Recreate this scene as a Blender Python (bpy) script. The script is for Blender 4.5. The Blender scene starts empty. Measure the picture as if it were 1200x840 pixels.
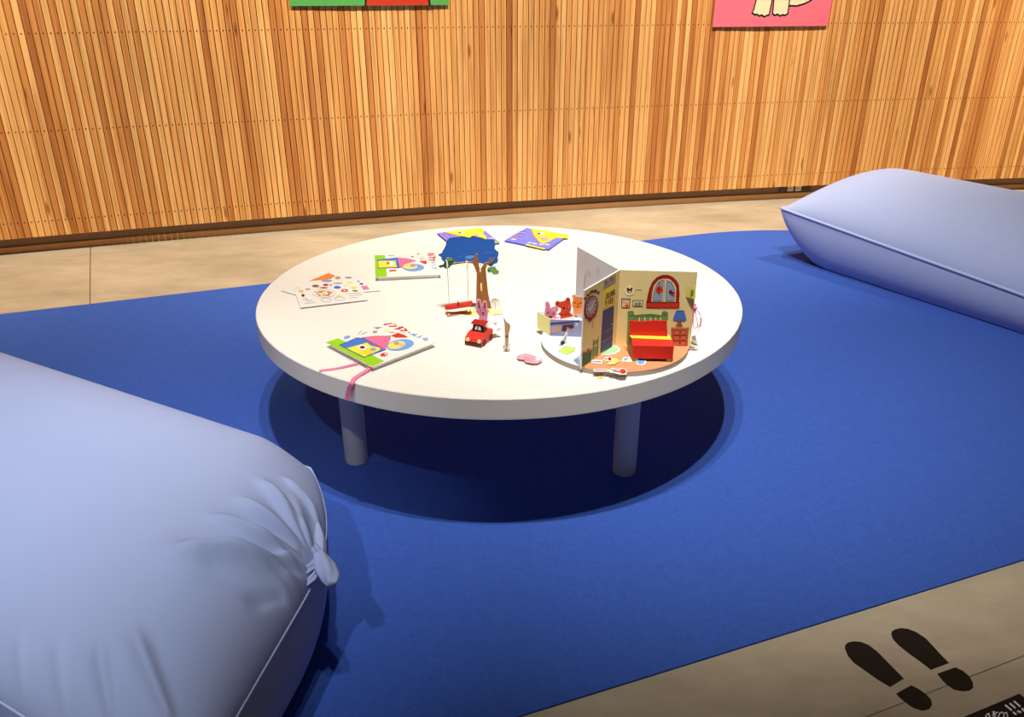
import bpy, bmesh, math, random
from mathutils import Vector, Matrix
random.seed(7)
scene = bpy.context.scene
COL = scene.collection

# ------------------------------------------------------------------ camera
F, PITCH, CH = 942.87, math.radians(24.9087), 1.47
CP, SP = math.cos(PITCH), math.sin(PITCH)
cam_d = bpy.data.cameras.new('camera'); cam = bpy.data.objects.new('camera', cam_d); COL.objects.link(cam)
cam.location = (0, 0, CH); cam.rotation_euler = (math.pi/2 - PITCH, 0, 0)
cam_d.sensor_width = 36; cam_d.lens = F/1200*36; cam_d.clip_start = .02
scene.camera = cam

# survey helpers: sight line of a photo pixel, met with a known real plane
def sight(px, py):
    x = (px-600)/F; y = -(py-420)/F
    return Vector((x, CP+SP*y, -SP+CP*y))
CAM = Vector((0, 0, CH))
def at(px, py, z):
    d = sight(px, py); return CAM + d*((z-CH)/d.z)
def on(px, py, o, n):
    d = sight(px, py); return CAM + d*((Vector(o)-CAM).dot(n)/d.dot(n))
TZ = .47

# ------------------------------------------------------------------ materials
def lin(c):
    return tuple(((v/255+.055)/1.055)**2.4 if v > 10 else v/255/12.92 for v in c)
MATS = {}
def M(name, rgb=None, rough=.6, var=.05, scale=40, bump=0, spec=.3, sheen=0):
    if name in MATS: return MATS[name]
    m = bpy.data.materials.new(name); m.use_nodes = True
    nt = m.node_tree; b = nt.nodes['Principled BSDF']
    c = lin(rgb)
    tc = nt.nodes.new('ShaderNodeTexCoord'); nz = nt.nodes.new('ShaderNodeTexNoise')
    nz.inputs['Scale'].default_value = scale; nz.inputs['Detail'].default_value = 4
    nt.links.new(tc.outputs['Object'], nz.inputs['Vector'])
    mx = nt.nodes.new('ShaderNodeMix'); mx.data_type = 'RGBA'
    mx.inputs[6].default_value = (*[v*(1-var) for v in c], 1)
    mx.inputs[7].default_value = (*[min(1, v*(1+var)) for v in c], 1)
    nt.links.new(nz.outputs['Fac'], mx.inputs[0]); nt.links.new(mx.outputs[2], b.inputs['Base Color'])
    b.inputs['Roughness'].default_value = rough; b.inputs['Specular IOR Level'].default_value = spec
    if sheen: b.inputs['Sheen Weight'].default_value = sheen
    if bump:
        bp = nt.nodes.new('ShaderNodeBump'); bp.inputs['Strength'].default_value = bump
        bp.inputs['Distance'].default_value = .002
        nt.links.new(nz.outputs['Fac'], bp.inputs['Height']); nt.links.new(bp.outputs['Normal'], b.inputs['Normal'])
    MATS[name] = m
    return m
PAL = dict(white=(236,232,226), paper=(238,234,230), cream=(232,214,160), tan=(222,190,130), black=(22,20,20), grey=(140,138,140),
  lilac=(176,172,180), red=(214,50,36), darkred=(165,28,20), maroon=(100,24,22), brown=(150,95,45), darkbrown=(95,52,28), orange=(238,130,62),
  peach=(242,150,95), yellow=(248,226,60), paleyellow=(238,232,150), lime=(150,206,30), green=(112,156,88), darkgreen=(30,92,58), mint=(160,214,160),
  blue=(66,118,208), treeblue=(38,98,186), navy=(52,66,120), skyblue=(110,160,225), paleblue=(206,220,242), slate=(150,160,185), periwinkle=(124,128,224),
  violet=(96,84,190), pink=(236,110,150), hotpink=(232,70,120), palepink=(236,160,180), rose=(205,130,155), bear=(214,62,28), bearorange=(236,130,50),
  olive=(120,128,84), woodtan=(186,150,112), pencil=(150,146,150))
def P(n):
    return M('paint_'+n, PAL[n], .5, .06, 60)

# ------------------------------------------------------------------ objects
def tag(o, label=None, cat=None, group=None, kind=None):
    if label: o['label'] = label
    if cat: o['category'] = cat
    if group: o['group'] = group
    if kind: o['kind'] = kind
    return o
def empty(name, loc, label, cat, group=None):
    o = bpy.data.objects.new(name, None); o.location = loc; o.empty_display_size = .05
    COL.objects.link(o); return tag(o, label, cat, group)
def origin(o):
    v = Vector((0, 0, 0))
    while o is not None: v += o.location; o = o.parent
    return v
class MB:
    """collects faces (world coordinates) with a material each; build() links one mesh object"""
    def __init__(s): s.v = []; s.f = []; s.m = []; s.mats = []
    def mi(s, m):
        if m not in s.mats: s.mats.append(m)
        return s.mats.index(m)
    def face(s, pts, m):
        i = len(s.v); s.v += [Vector(p) for p in pts]; s.f.append(list(range(i, i+len(pts)))); s.m.append(s.mi(m)); return s
    def grid(s, rows, m, closed=False, cap=False):
        i = len(s.v); n = len(rows[0])
        for r in rows: s.v += [Vector(p) for p in r]
        k = s.mi(m)
        for a in range(len(rows)-1):
            for b in range(n if closed else n-1):
                c = (b+1) % n
                s.f.append([i+a*n+b, i+a*n+c, i+(a+1)*n+c, i+(a+1)*n+b]); s.m.append(k)
        if cap:
            s.f.append([i+b for b in range(n)][::-1]); s.m.append(k)
            s.f.append([i+(len(rows)-1)*n+b for b in range(n)]); s.m.append(k)
        return s
    def prism(s, pts, vec, m, side=None):
        pts = [Vector(p) for p in pts]; vec = Vector(vec); i = len(s.v); n = len(pts)
        s.v += pts + [p+vec for p in pts]; k = s.mi(m); k2 = s.mi(side or m)
        s.f += [list(range(i, i+n))[::-1], list(range(i+n, i+2*n))]; s.m += [k, k]
        for b in range(n):
            c = (b+1) % n; s.f.append([i+b, i+c, i+n+c, i+n+b]); s.m.append(k2)
        return s
    def box(s, o, ex, ey, ez, m):
        o, ex, ey, ez = map(Vector, (o, ex, ey, ez))
        return s.prism([o, o+ex, o+ex+ey, o+ey], ez, m)
    def tube(s, pts, r, m, n=8, flat=1.0, closed=False):
        pts = [Vector(p) for p in pts]; rows = []
        for i, p in enumerate(pts):
            a = pts[i-1] if (i or closed) else p; b = pts[(i+1) % len(pts)] if (i < len(pts)-1 or closed) else p
            t = (b-a).normalized(); u = Vector((0, 0, 1)) if abs(t.z) < .9 else Vector((1, 0, 0))
            x = t.cross(u).normalized(); y = x.cross(t)
            rr = r[i] if isinstance(r, (list, tuple)) else r
            rows.append([p + x*math.cos(2*math.pi*k/n)*rr + y*math.sin(2*math.pi*k/n)*rr*flat for k in range(n)])
        if closed: rows.append(rows[0])
        return s.grid(rows, m, closed=True, cap=not closed)
    def build(s, name, parent=None, smooth=False, weld=False, bevel=0, kind=None):
        me = bpy.data.meshes.new(name); og = origin(parent)
        me.from_pydata([v-og for v in s.v], [], s.f)
        for m in s.mats: me.materials.append(m)
        me.polygons.foreach_set('material_index', s.m)
        if smooth: me.polygons.foreach_set('use_smooth', [True]*len(s.f))
        bm = bmesh.new(); bm.from_mesh(me)
        if weld: bmesh.ops.remove_doubles(bm, verts=bm.verts, dist=1e-5)
        big = [f for f in bm.faces if len(f.verts) > 4]
        if big: bmesh.ops.triangulate(bm, faces=big)
        if weld or bevel: bmesh.ops.recalc_face_normals(bm, faces=bm.faces)
        bm.to_mesh(me); bm.free(); me.update()
        o = bpy.data.objects.new(name, me); COL.objects.link(o); o.parent = parent
        if bevel:
            b = o.modifiers.new('bevel', 'BEVEL'); b.width = bevel; b.segments = 3; b.limit_method = 'ANGLE'
        if kind: o['kind'] = kind
        return o
def ell(cx, cy, rx, ry, n=20, rot=0, a0=0, a1=360):
    c, s = math.cos(math.radians(rot)), math.sin(math.radians(rot)); out = []
    for k in range(n if a1-a0 == 360 else n+1):
        t = math.radians(a0+(a1-a0)*k/n); x, y = rx*math.cos(t), ry*math.sin(t)
        out.append((cx+c*x-s*y, cy+s*x+c*y))
    return out
class Art:
    """flat printed artwork: shapes measured on the photo, laid on the real plane they are printed on"""
    def __init__(s, mb, proj, unit=.00035): s.mb = mb; s.p = proj; s.u = unit
    def poly(s, pts, m, lv=1): s.mb.face([s.p(x, y, lv*s.u) for x, y in pts], P(m) if isinstance(m, str) else m)
    def line(s, pts, w, m, lv=2, closed=False):
        q = list(pts) + ([pts[0]] if closed else [])
        for (x0, y0), (x1, y1) in zip(q, q[1:]):
            dx, dy = x1-x0, y1-y0; l = math.hypot(dx, dy) or 1; nx, ny = -dy/l*w/2, dx/l*w/2; ex, ey = dx/l*w*.3, dy/l*w*.3
            s.poly([(x0+nx-ex, y0+ny-ey), (x1+nx+ex, y1+ny+ey), (x1-nx+ex, y1-ny+ey), (x0-nx-ex, y0-ny-ey)], m, lv)
    def ell(s, cx, cy, rx, ry, m, lv=1, rot=0): s.poly(ell(cx, cy, rx, ry, 18, rot), m, lv)
def crop(x0, y0, k): return lambda *pts: [(x0+a/k, y0+b/k) for a, b in pts]
def flatart(mb, z): return Art(mb, lambda x, y, l: at(x, y, z) + Vector((0, 0, l)))
def planeart(mb, o, n):
    n = Vector(n).normalized(); return Art(mb, lambda x, y, l: on(x, y, o, n) + n*l)

# ================================================================== SETTING
# ---- polished concrete floor
def floor_mat():
    m = bpy.data.materials.new('polished_concrete'); m.use_nodes = True; nt = m.node_tree; N = nt.nodes; L = nt.links
    b = N['Principled BSDF']; tc = N.new('ShaderNodeTexCoord')
    n1 = N.new('ShaderNodeTexNoise'); n1.inputs['Scale'].default_value = 1.3; n1.inputs['Detail'].default_value = 8; n1.inputs['Roughness'].default_value = .65
    mp = N.new('ShaderNodeMapping'); mp.inputs['Rotation'].default_value = (0, 0, -.36); mp.inputs['Scale'].default_value = (1, 2.6, 1)
    L.new(tc.outputs['Object'], mp.inputs['Vector']); L.new(mp.outputs['Vector'], n1.inputs['Vector'])
    cr = N.new('ShaderNodeValToRGB'); e = cr.color_ramp.elements
    e[0].position = .3; e[0].color = (*lin((150, 137, 116)), 1); e[1].position = .72; e[1].color = (*lin((196, 181, 157)), 1)
    L.new(n1.outputs['Fac'], cr.inputs['Fac'])
    n2 = N.new('ShaderNodeTexNoise'); n2.inputs['Scale'].default_value = 9; n2.inputs['Detail'].default_value = 6
    L.new(tc.outputs['Object'], n2.inputs['Vector'])
    mx = N.new('ShaderNodeMix'); mx.data_type = 'RGBA'; mx.blend_type = 'MULTIPLY'; mx.inputs[0].default_value = .22
    L.new(cr.outputs['Color'], mx.inputs[6]); L.new(n2.outputs['Color'], mx.inputs[7])
    hs = N.new('ShaderNodeHueSaturation'); hs.inputs['Saturation'].default_value = 1; L.new(mx.outputs[2], hs.inputs['Color'])
    L.new(cr.outputs['Color'], mx.inputs[6])
    bw = N.new('ShaderNodeRGBToBW'); L.new(n2.outputs['Color'], bw.inputs['Color']); L.new(bw.outputs['Val'], mx.inputs[7])
    L.new(hs.outputs['Color'], b.inputs['Base Color'])
    b.inputs['Roughness'].default_value = .55; b.inputs['Specular IOR Level'].default_value = .25
    return m
fl = MB(); FM = floor_mat(); GR = M('joint_filler', (96, 78, 58), .8)
fl.face([(-9, -3, 0), (10, -3, 0), (10, 9, 0), (-9, 9, 0)], FM)
def joint(p, q, w=.005):
    p = Vector(p); q = Vector(q); t = (q-p).normalized(); s = Vector((-t.y, t.x, 0))*w/2; z = Vector((0, 0, .0006))
    fl.face([p+s+z, q+s+z, q-s+z, p-s+z], GR)
j0 = at(106, 289, 0); j1 = at(105.5, 357, 0); joint(j0 + (j0-j1)*.15, j1 + (j1-j0)*.1)
j0 = at(1044, 829, 0); j1 = at(1152, 787, 0); joint(j0-(j1-j0)*6, j1+(j1-j0)*8, .0022)
floor = tag(fl.build('floor'), 'beige polished concrete floor around the blue rug', None, None, 'structure')

# ---- curved timber wall: vertical slats on an arc
WC, WR = Vector((7.803, -24.973, 0)), 31.4905
def wall(ang, off, z):     # off > 0 : into the room
    return WC + Vector((math.cos(ang)*(WR-off), math.sin(ang)*(WR-off), z))
def wall_ang(x): return math.acos((x-WC.x)/WR)
def wall_hit(px, py, off=0):
    d = sight(px, py); d2 = Vector((d.x, d.y)); c2 = Vector((WC.x, WC.y)); R = WR-off
    a = d2.dot(d2); b = -2*d2.dot(c2); c = c2.dot(c2)-R*R
    return CAM + d*((-b+math.sqrt(b*b-4*a*c))/(2*a))
def slat_mat():
    m = bpy.data.materials.new('larch_slat'); m.use_nodes = True; nt = m.node_tree; N = nt.nodes; L = nt.links
    b = N['Principled BSDF']; tc = N.new('ShaderNodeTexCoord'); ge = N.new('ShaderNodeNewGeometry')
    cr = N.new('ShaderNodeValToRGB'); cr.color_ramp.interpolation = 'LINEAR'
    cols = [(0, (176, 112, 58)), (.14, (196, 130, 70)), (.28, (212, 148, 82)), (.5, (224, 164, 96)), (.75, (232, 176, 108)), (1, (236, 186, 118))]
    e = cr.color_ramp.elements
    while len(e) < len(cols): e.new(.5)
    for k, (p, c) in enumerate(cols): e[k].position = p; e[k].color = (*lin(c), 1)
    L.new(ge.outputs['Random Per Island'], cr.inputs['Fac'])
    # each slat gets its own stretch of grain
    off = N.new('ShaderNodeVectorMath'); off.operation = 'SCALE'; off.inputs['Scale'].default_value = 37
    cmb = N.new('ShaderNodeCombineXYZ')
    for k in range(3): L.new(ge.outputs['Random Per Island'], cmb.inputs[k])
    L.new(cmb.outputs[0], off.inputs[0])
    add = N.new('ShaderNodeVectorMath'); L.new(tc.outputs['Object'], add.inputs[0]); L.new(off.outputs[0], add.inputs[1])
    mp = N.new('ShaderNodeMapping'); mp.inputs['Scale'].default_value = (60, 60, 1.6); L.new(add.outputs[0], mp.inputs['Vector'])
    nz = N.new('ShaderNodeTexNoise'); nz.inputs['Scale'].default_value = 1; nz.inputs['Detail'].default_value = 5; nz.inputs['Distortion'].default_value = .6
    L.new(mp.outputs['Vector'], nz.inputs['Vector'])
    r2 = N.new('ShaderNodeValToRGB'); r2.color_ramp.elements[0].position = .3; r2.color_ramp.elements[0].color = (.62, .52, .42, 1)
    r2.color_ramp.elements[1].position = .6; r2.color_ramp.elements[1].color = (1.08, 1.06, 1.04, 1); L.new(nz.outputs['Fac'], r2.inputs['Fac'])
    mx = N.new('ShaderNodeMix'); mx.data_type = 'RGBA'; mx.blend_type = 'MULTIPLY'; mx.inputs[0].default_value = .85
    L.new(cr.outputs['Color'], mx.inputs[6]); L.new(r2.outputs['Color'], mx.inputs[7])
    # knots
    mk = N.new('ShaderNodeMapping'); mk.inputs['Scale'].default_value = (9, 9, 2.2); L.new(add.outputs[0], mk.inputs['Vector'])
    vo = N.new('ShaderNodeTexVoronoi'); vo.inputs['Scale'].default_value = 1; L.new(mk.outputs['Vector'], vo.inputs['Vector'])
    r3 = N.new('ShaderNodeValToRGB'); r3.color_ramp.elements[0].position = .05; r3.color_ramp.elements[0].color = (.35, .2, .1, 1)
    r3.color_ramp.elements[1].position = .12; r3.color_ramp.elements[1].color = (1, 1, 1, 1); L.new(vo.outputs['Distance'], r3.inputs['Fac'])
    m2 = N.new('ShaderNodeMix'); m2.data_type = 'RGBA'; m2.blend_type = 'MULTIPLY'; m2.inputs[0].default_value = .8
    L.new(mx.outputs[2], m2.inputs[6]); L.new(r3.outputs['Color'], m2.inputs[7])
    L.new(m2.outputs[2], b.inputs['Base Color'])
    b.inputs['Roughness'].default_value = .55; b.inputs['Specular IOR Level'].default_value = .25
    return m
SM = slat_mat(); sl = MB(); sc = MB(); SCM = M('screw_head', (52, 32, 18), .6)
PITCHW, GAP = .0361, .0046
SB, ST = .104, 3.0
rows_z = [.195 + .5165*k for k in range(6)]
k0, k1 = int((wall_ang(8.5)-wall_ang(.228))*WR/PITCHW)-1, int((wall_ang(-5.2)-wall_ang(.228))*WR/PITCHW)+1
for k in range(k0, k1):
    a = wall_ang(.228) + k*PITCHW/WR; da = (PITCHW-GAP)/WR/2
    d = random.uniform(0, .0015)
    q = [wall(a-da, d, SB), wall(a+da, d, SB), wall(a+da, -.022, SB), wall(a-da, -.022, SB)]
    sl.prism(q, (0, 0, ST-SB), SM)
    for z in rows_z:
        c = wall(a, d+.0008, z); ux = (wall(a+da, 0, 0)-wall(a-da, 0, 0)).normalized()
        if c.x < -3.9 or c.x > 4.9 or z > 1.7: continue
        sc.face([c+ux*math.cos(t)*.0042+Vector((0, 0, math.sin(t)*.0042)) for t in [i*math.pi/4 for i in range(8)]], SCM)
wl = tag(sl.build('wall_back'), 'curved wall of warm vertical timber slats', None, None, 'structure')
sc.build('screw_head', wl, kind='stuff')
bb = MB(); BM = M('backing_board', (150, 122, 96), .7, .15, 14)
aa = [wall_ang(8.5)+(wall_ang(-5.2)-wall_ang(8.5))*i/60 for i in range(61)]
bb.grid([[wall(a, -.075, z) for a in aa] for z in (0, ST)], BM); bb.grid([[wall(a, -.10, z) for a in aa] for z in (0, ST)], BM)
tb = MB(); tb.grid([[wall(a, -.022, z) for a in aa] for z in (.16, ST)], M('gap_shade', (60, 36, 20), .9))  # dark sheet behind the slats, its colour stands in for shade in the gaps
sk_ = MB(); sk_.grid([[wall(a, -.062, 0) for a in aa], [wall(a, -.062, .038) for a in aa], [wall(a, -.075, .038) for a in aa]], M('skirting', (214, 160, 104), .6, .12, 6))
tag(sk_.build('baseboard_back'), kind='structure')
bo = bb.build('backing_board', wl); tb.build('gap_shade_sheet', wl)
# socket plate in the recess under the slats
so = at(930, 226.5, 0); aS = wall_ang(wall_hit(930, 224, -.075).x)
ux = (wall(aS-.001, 0, 0)-wall(aS+.001, 0, 0)).normalized(); nI = (WC-wall(aS, 0, 0)); nI.z = 0; nI.normalize()
c = wall(aS, -.074, .072)
sk = empty('wall_socket', c, 'dark floor-level socket plate with two white outlets under the slats', 'socket')
MB().box(c-ux*.11-Vector((0, 0, .035)), ux*.26, nI*.008, Vector((0, 0, .055)), M('socket_plate', (84, 76, 60), .5)).build('plate', sk)
for dx in (-.045, .02):
    w = MB(); w.box(c+ux*dx+nI*.008-Vector((0, 0, .02)), ux*.046, nI*.004, Vector((0, 0, .04)), M('socket_white', (240, 232, 214), .4))
    w.box(c+ux*(dx+.004)+nI*.0122-Vector((0, 0, .003)), ux*.038, nI*.0005, Vector((0, 0, .006)), P('grey')); w.build('outlet', sk)

# ---- blue rug (stadium outline)
RU, RV = Vector((.936, .351, 0)), Vector((-.351, .936, 0))
v0, v1, uE = 1.193, 4.318, 2.9
rv, rc = (v1-v0)/2, (v0+v1)/2
def uv(u, v, z=0): return RU*u + RV*v + Vector((0, 0, z))
out = [uv(uE+rv*math.sin(t), rc-rv*math.cos(t)) for t in [i*math.pi/40 for i in range(41)]]
uL = -4.3
out += [uv(uL-rv*math.sin(t), rc+rv*math.cos(t)) for t in [i*math.pi/40 for i in range(41)]]
def felt():
    m = M('blue_felt', (55, 86, 168), .95, .16, 60, .4, .12)
    nt = m.node_tree; L = nt.links
    tc = [n for n in nt.nodes if n.type == 'TEX_COORD'][0]; mx = [n for n in nt.nodes if n.type == 'MIX'][0]; b = nt.nodes['Principled BSDF']
    n2 = nt.nodes.new('ShaderNodeTexNoise'); n2.inputs['Scale'].default_value = 420; n2.inputs['Detail'].default_value = 2; L.new(tc.outputs['Object'], n2.inputs['Vector'])
    r = nt.nodes.new('ShaderNodeValToRGB'); r.color_ramp.elements[0].color = (.55, .58, .64, 1); r.color_ramp.elements[1].color = (1.42, 1.4, 1.34, 1)
    L.new(n2.outputs['Fac'], r.inputs['Fac'])
    m2 = nt.nodes.new('ShaderNodeMix'); m2.data_type = 'RGBA'; m2.blend_type = 'MULTIPLY'; m2.inputs[0].default_value = 1
    L.new(mx.outputs[2], m2.inputs[6]); L.new(r.outputs['Color'], m2.inputs[7]); L.new(m2.outputs[2], b.inputs['Base Color'])
    return m
RUG = felt()
tag(MB().prism(out, (0, 0, .006), RUG).build('rug'), 'large bright blue felt rug with a rounded end under the table', 'rug')
RZ = .006

# ================================================================== TABLE
TC = Vector((-.0435, 2.7486, 0)); TR = .8506
tb = empty('round_table', TC, 'low round white table with thick cylinder legs on the blue rug', 'table')
WT = M('white_laminate', (240, 234, 224), .42, .015, 6, 0, .3)
t = MB(); n = 128; th = .066
prof = [(0, TZ-th), (TR-.003, TZ-th), (TR, TZ-th+.003), (TR, TZ-.003), (TR-.003, TZ), (0, TZ)]
rows = [[TC+Vector((math.cos(2*math.pi*k/n)*max(r, .001), math.sin(2*math.pi*k/n)*max(r, .001), z)) for k in range(n)] for r, z in prof]
t.grid(rows, WT, closed=True); t.build('tabletop', tb, weld=True)
LW = M('leg_paint', (212, 206, 204), .5, .03, 8)
for a in (-139.5, -49.3, 40.5, 130.7):
    c = TC + Vector((math.cos(math.radians(a)), math.sin(math.radians(a)), 0))*.637
    m = MB(); pr = [(.0005, RZ), (.036, RZ), (.0385, RZ+.006), (.0385, TZ-th-.0005), (.0005, TZ-th-.0005)]
    m.grid([[c+Vector((math.cos(2*math.pi*k/32)*r, math.sin(2*math.pi*k/32)*r, z)) for k in range(32)] for r, z in pr], LW, closed=True)
    m.build('leg', tb, smooth=False, weld=True)
for o in tb.children:
    for pl in o.data.polygons: pl.use_smooth = abs(pl.normal.z) < .3
    o.data.set_sharp_from_angle(angle=math.radians(30))

def smooth_path(pts, n=6):
    out = []
    for i in range(len(pts)-1):
        p0 = pts[max(0, i-1)]; p1 = pts[i]; p2 = pts[i+1]; p3 = pts[min(len(pts)-1, i+2)]
        for k in range(n):
            t = k/n
            out.append(.5*((2*p1)+(p2-p0)*t+(2*p0-5*p1+4*p2-p3)*t*t+(3*p1-p0-3*p2+p3)*t**3))
    return out+[pts[-1]]
# ================================================================== BOLSTER CUSHIONS
def fabric():
    m = M('periwinkle_jersey', (164, 178, 218), .85, .03, 5, 0, .15)
    nt = m.node_tree; L = nt.links; b = nt.nodes['Principled BSDF']; tc = [n for n in nt.nodes if n.type == 'TEX_COORD'][0]
    nz = nt.nodes.new('ShaderNodeTexNoise'); nz.inputs['Scale'].default_value = 7; nz.inputs['Detail'].default_value = 5
    L.new(tc.outputs['Object'], nz.inputs['Vector'])
    bp = nt.nodes.new('ShaderNodeBump'); bp.inputs['Strength'].default_value = .25; bp.inputs['Distance'].default_value = .006
    L.new(nz.outputs['Fac'], bp.inputs['Height']); L.new(bp.outputs['Normal'], b.inputs['Normal'])
    return m
FAB = fabric()
def sm(x): x = max(0, min(1, x)); return x*x*(3-2*x)
def shell(O, a, c, L, W, Ht, zs, D=.42, bow=.05, ns=150, nt=96, round_c=0):
    """point function of a stuffed cushion; O: corner of the visible end, a: long axis, c: across, zs(s): seam height"""
    O, a, c = Vector(O), Vector(a).normalized(), Vector(c).normalized()
    def pt(i, j, top):
        s = L/2*(1-math.cos(math.pi*i/ns)); t = math.sin(math.pi*(j/nt-.5))
        d0 = min(s, L-s); e = math.sqrt(max(0, 1-(1-min(d0/D, 1))**2)); z0 = zs(s)
        g = max(0, 1-abs(t)**2.2)**.58
        sgn = 1 if s < L/2 else -1
        ss = s + sgn*bow*(1-t*t)*(1-sm(d0/.5)) + (sgn*round_c*((1+t)*.15+.2*max(0, t)**2.5)*(1-sm(d0/.9)) if round_c else 0)
        if top: z = z0 + (Ht-z0)*g*e
        else: z = max(RZ+.001, z0-(z0+.13)*(g*e)**.72)
        return Vector((O.x, O.y, 0)) + a*ss + c*(W/2*(1+t)) + Vector((0, 0, z)), s, t, g*e
    return pt, ns, nt
def bolster(name, sh, O, label, folds=None, pipe=.0075):
    pt, ns, nt = sh
    root = empty(name, O, label, 'bolster cushion')
    m = MB()
    for top in (True, False):
        rows = []
        for i in range(ns+1):
            r = []
            for j in range(nt+1):
                p, s, t, ge = pt(i, j, top)
                if folds and top: p = p + folds(p, s, t, ge)
                r.append(p)
            rows.append(r)
        m.grid(rows, FAB)
    m.build('cover', root, smooth=True, weld=True)
    ring = [pt(0, j, True)[0] for j in range(0, nt+1)] + [pt(i, nt, True)[0] for i in range(2, ns-1)] + [pt(ns, j, True)[0] for j in range(nt, -1, -1)] + [pt(i, 0, True)[0] for i in range(ns-2, 1, -1)]
    q = [ring[0]]
    for p in ring[1:]:
        if (p-q[-1]).length > .012: q.append(p)
    MB().tube([p+Vector((0, 0, .004)) for p in q], pipe, FAB, 8, 1.0, True).build('seam_piping', root, smooth=True)
    return root
aR, cR = Vector((.555, -.832, 0)), Vector((.832, .555, 0))
OR_ = Vector((1.541, 4.542, 0))
bolster('bolster_cushion', shell(OR_, aR, cR, 1.75, .9, .535, lambda s: .305-.078*min(s, 1.6), D=.35), OR_+aR*.87+cR*.45,
        'smooth pale blue bolster cushion lying beyond the table on the right')
aL, cL = Vector((-.88, .475, 0)), Vector((.475, .88, 0))
OL = -aL*0 + aL*.87 + cL*.5
KN = at(352, 655, .33)
def seg(p, a, b, w):
    d = b-a; u = max(0, min(1, (p-a).dot(d)/d.dot(d))); q = a+d*u
    return math.exp(-((p-q).length/w)**2)*math.sin(math.pi*min(1, .15+.85*u) if u < 1 else 0)
FOLD = [((188, 652), (350, 694), .38, .016, .026), ((215, 676), (330, 700), .38, .022, -.008), ((236, 606), (345, 660), .42, .012, .018), ((262, 600), (352, 650), .42, .012, -.010), ((300, 560), (366, 636), .40, .013, .018), ((330, 556), (380, 630), .36, .010, .018),
        ((150, 728), (196, 838), .40, .014, .016), ((112, 745), (130, 838), .40, .013, .013), ((26, 730), (28, 830), .40, .012, .006), ((68, 740), (74, 830), .4, .012, .006),
        ((252, 640), (340, 700), .38, .010, .012), ((272, 582), (350, 640), .42, .010, .012), ((352, 572), (386, 636), .34, .008, .015), ((366, 590), (388, 640), .32, .007, .012), ((285, 706), (330, 698), .3, .012, -.016), ((170, 640), (230, 650), .42, .03, .006)]
LSH = shell(OL, aL, cL, 2.3, .88, .49, lambda s: .27, .31, .0, 440, 240, 1.0)
VIS = []
for i_ in range(0, 220, 3):
    for j_ in range(0, 241, 2):
        p = LSH[0](i_, j_, True)[0]; q = p-CAM; dp = CP*q.y-SP*q.z
        VIS.append((600+F*q.x/dp, 420-F*(SP*q.y+CP*q.z)/dp, p))
def onskin(x, y): return min(VIS, key=lambda v: (v[0]-x)**2+(v[1]-y)**2+(0 if v[2].z > .28 else 60))[2]
FOLD = [(onskin(*a), onskin(*b), w*.9, h*1.25) for a, b, z, w, h in FOLD]
KC = at(372, 662, .31)
def folds(p, s, t, ge):
    v = Vector((0, 0, 0))
    for a, b, w, h in FOLD:
        u2 = Vector((p.x, p.y, 0)); a2 = Vector((a.x, a.y, 0)); b2 = Vector((b.x, b.y, 0))
        d = b2-a2; u = (u2-a2).dot(d)/d.dot(d)
        if -.3 < u < 1.3:
            uc = max(0, min(1, u)); dist = (u2-a2-d*uc).length
            v.z += h*math.exp(-(dist/(w*(1.5-.7*uc)))**2)*min(1, ge*1.6)*sm(uc*2+.1)
    dx_, dy_ = p.x-KC.x, p.y-KC.y; r_ = math.hypot(dx_, dy_); ph = math.atan2(dy_, dx_)
    v.z += .010*math.sin(13*ph+1.5*math.sin(3*ph))*math.exp(-((r_-.07)/.06)**2)*min(1, ge*2)
    return v
lr = bolster('bolster_cushion', LSH, OL+aL*1.1+cL*.44, 'wrinkled pale blue bolster cushion with a knotted end, in the left foreground', folds, .003)
# knotted gather at the end seam
kn = MB()
def lump(pts, rads, m_, flute=.22, k=5):
    pts = smooth_path(pts, 5); n = len(pts); rows = []
    for i_, p in enumerate(pts):
        a_ = pts[max(0, i_-1)]; b_ = pts[min(n-1, i_+1)]; t_ = (b_-a_).normalized(); x_ = t_.cross(Vector((0, 0, 1))).normalized(); y_ = x_.cross(t_)
        f_ = i_/(n-1)*(len(rads)-1); i0 = min(int(f_), len(rads)-2); r_ = rads[i0]+(rads[i0+1]-rads[i0])*(f_-i0)
        rows.append([p+(x_*math.cos(q_)+y_*math.sin(q_)*.8)*r_*(1+flute*math.sin(k*q_+i_*.25)) for q_ in [2*math.pi*h_/24 for h_ in range(24)]])
    kn.grid(rows, m_, closed=True, cap=True)
lump([at(350, 585, .34), at(363, 610, .33), at(370, 634, .315), at(375, 652, .30)], [.006, .016, .022, .012], FAB)
lump([at(374, 648, .315), at(381, 664, .31), at(387, 676, .30), at(389, 685, .295)], [.012, .021, .019, .010], FAB, .14, 4)
lump([at(330, 628, .35), at(350, 638, .335), at(366, 646, .315), at(376, 654, .30)], [.004, .014, .018, .010], FAB)
lump([at(340, 676, .30), at(356, 668, .31), at(372, 658, .305)], [.005, .014, .010], FAB)
lump([at(352, 690, .285), at(364, 678, .295), at(374, 662, .30)], [.004, .010, .010], FAB)
kn.build('tied_knot', lr, smooth=True)

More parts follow.
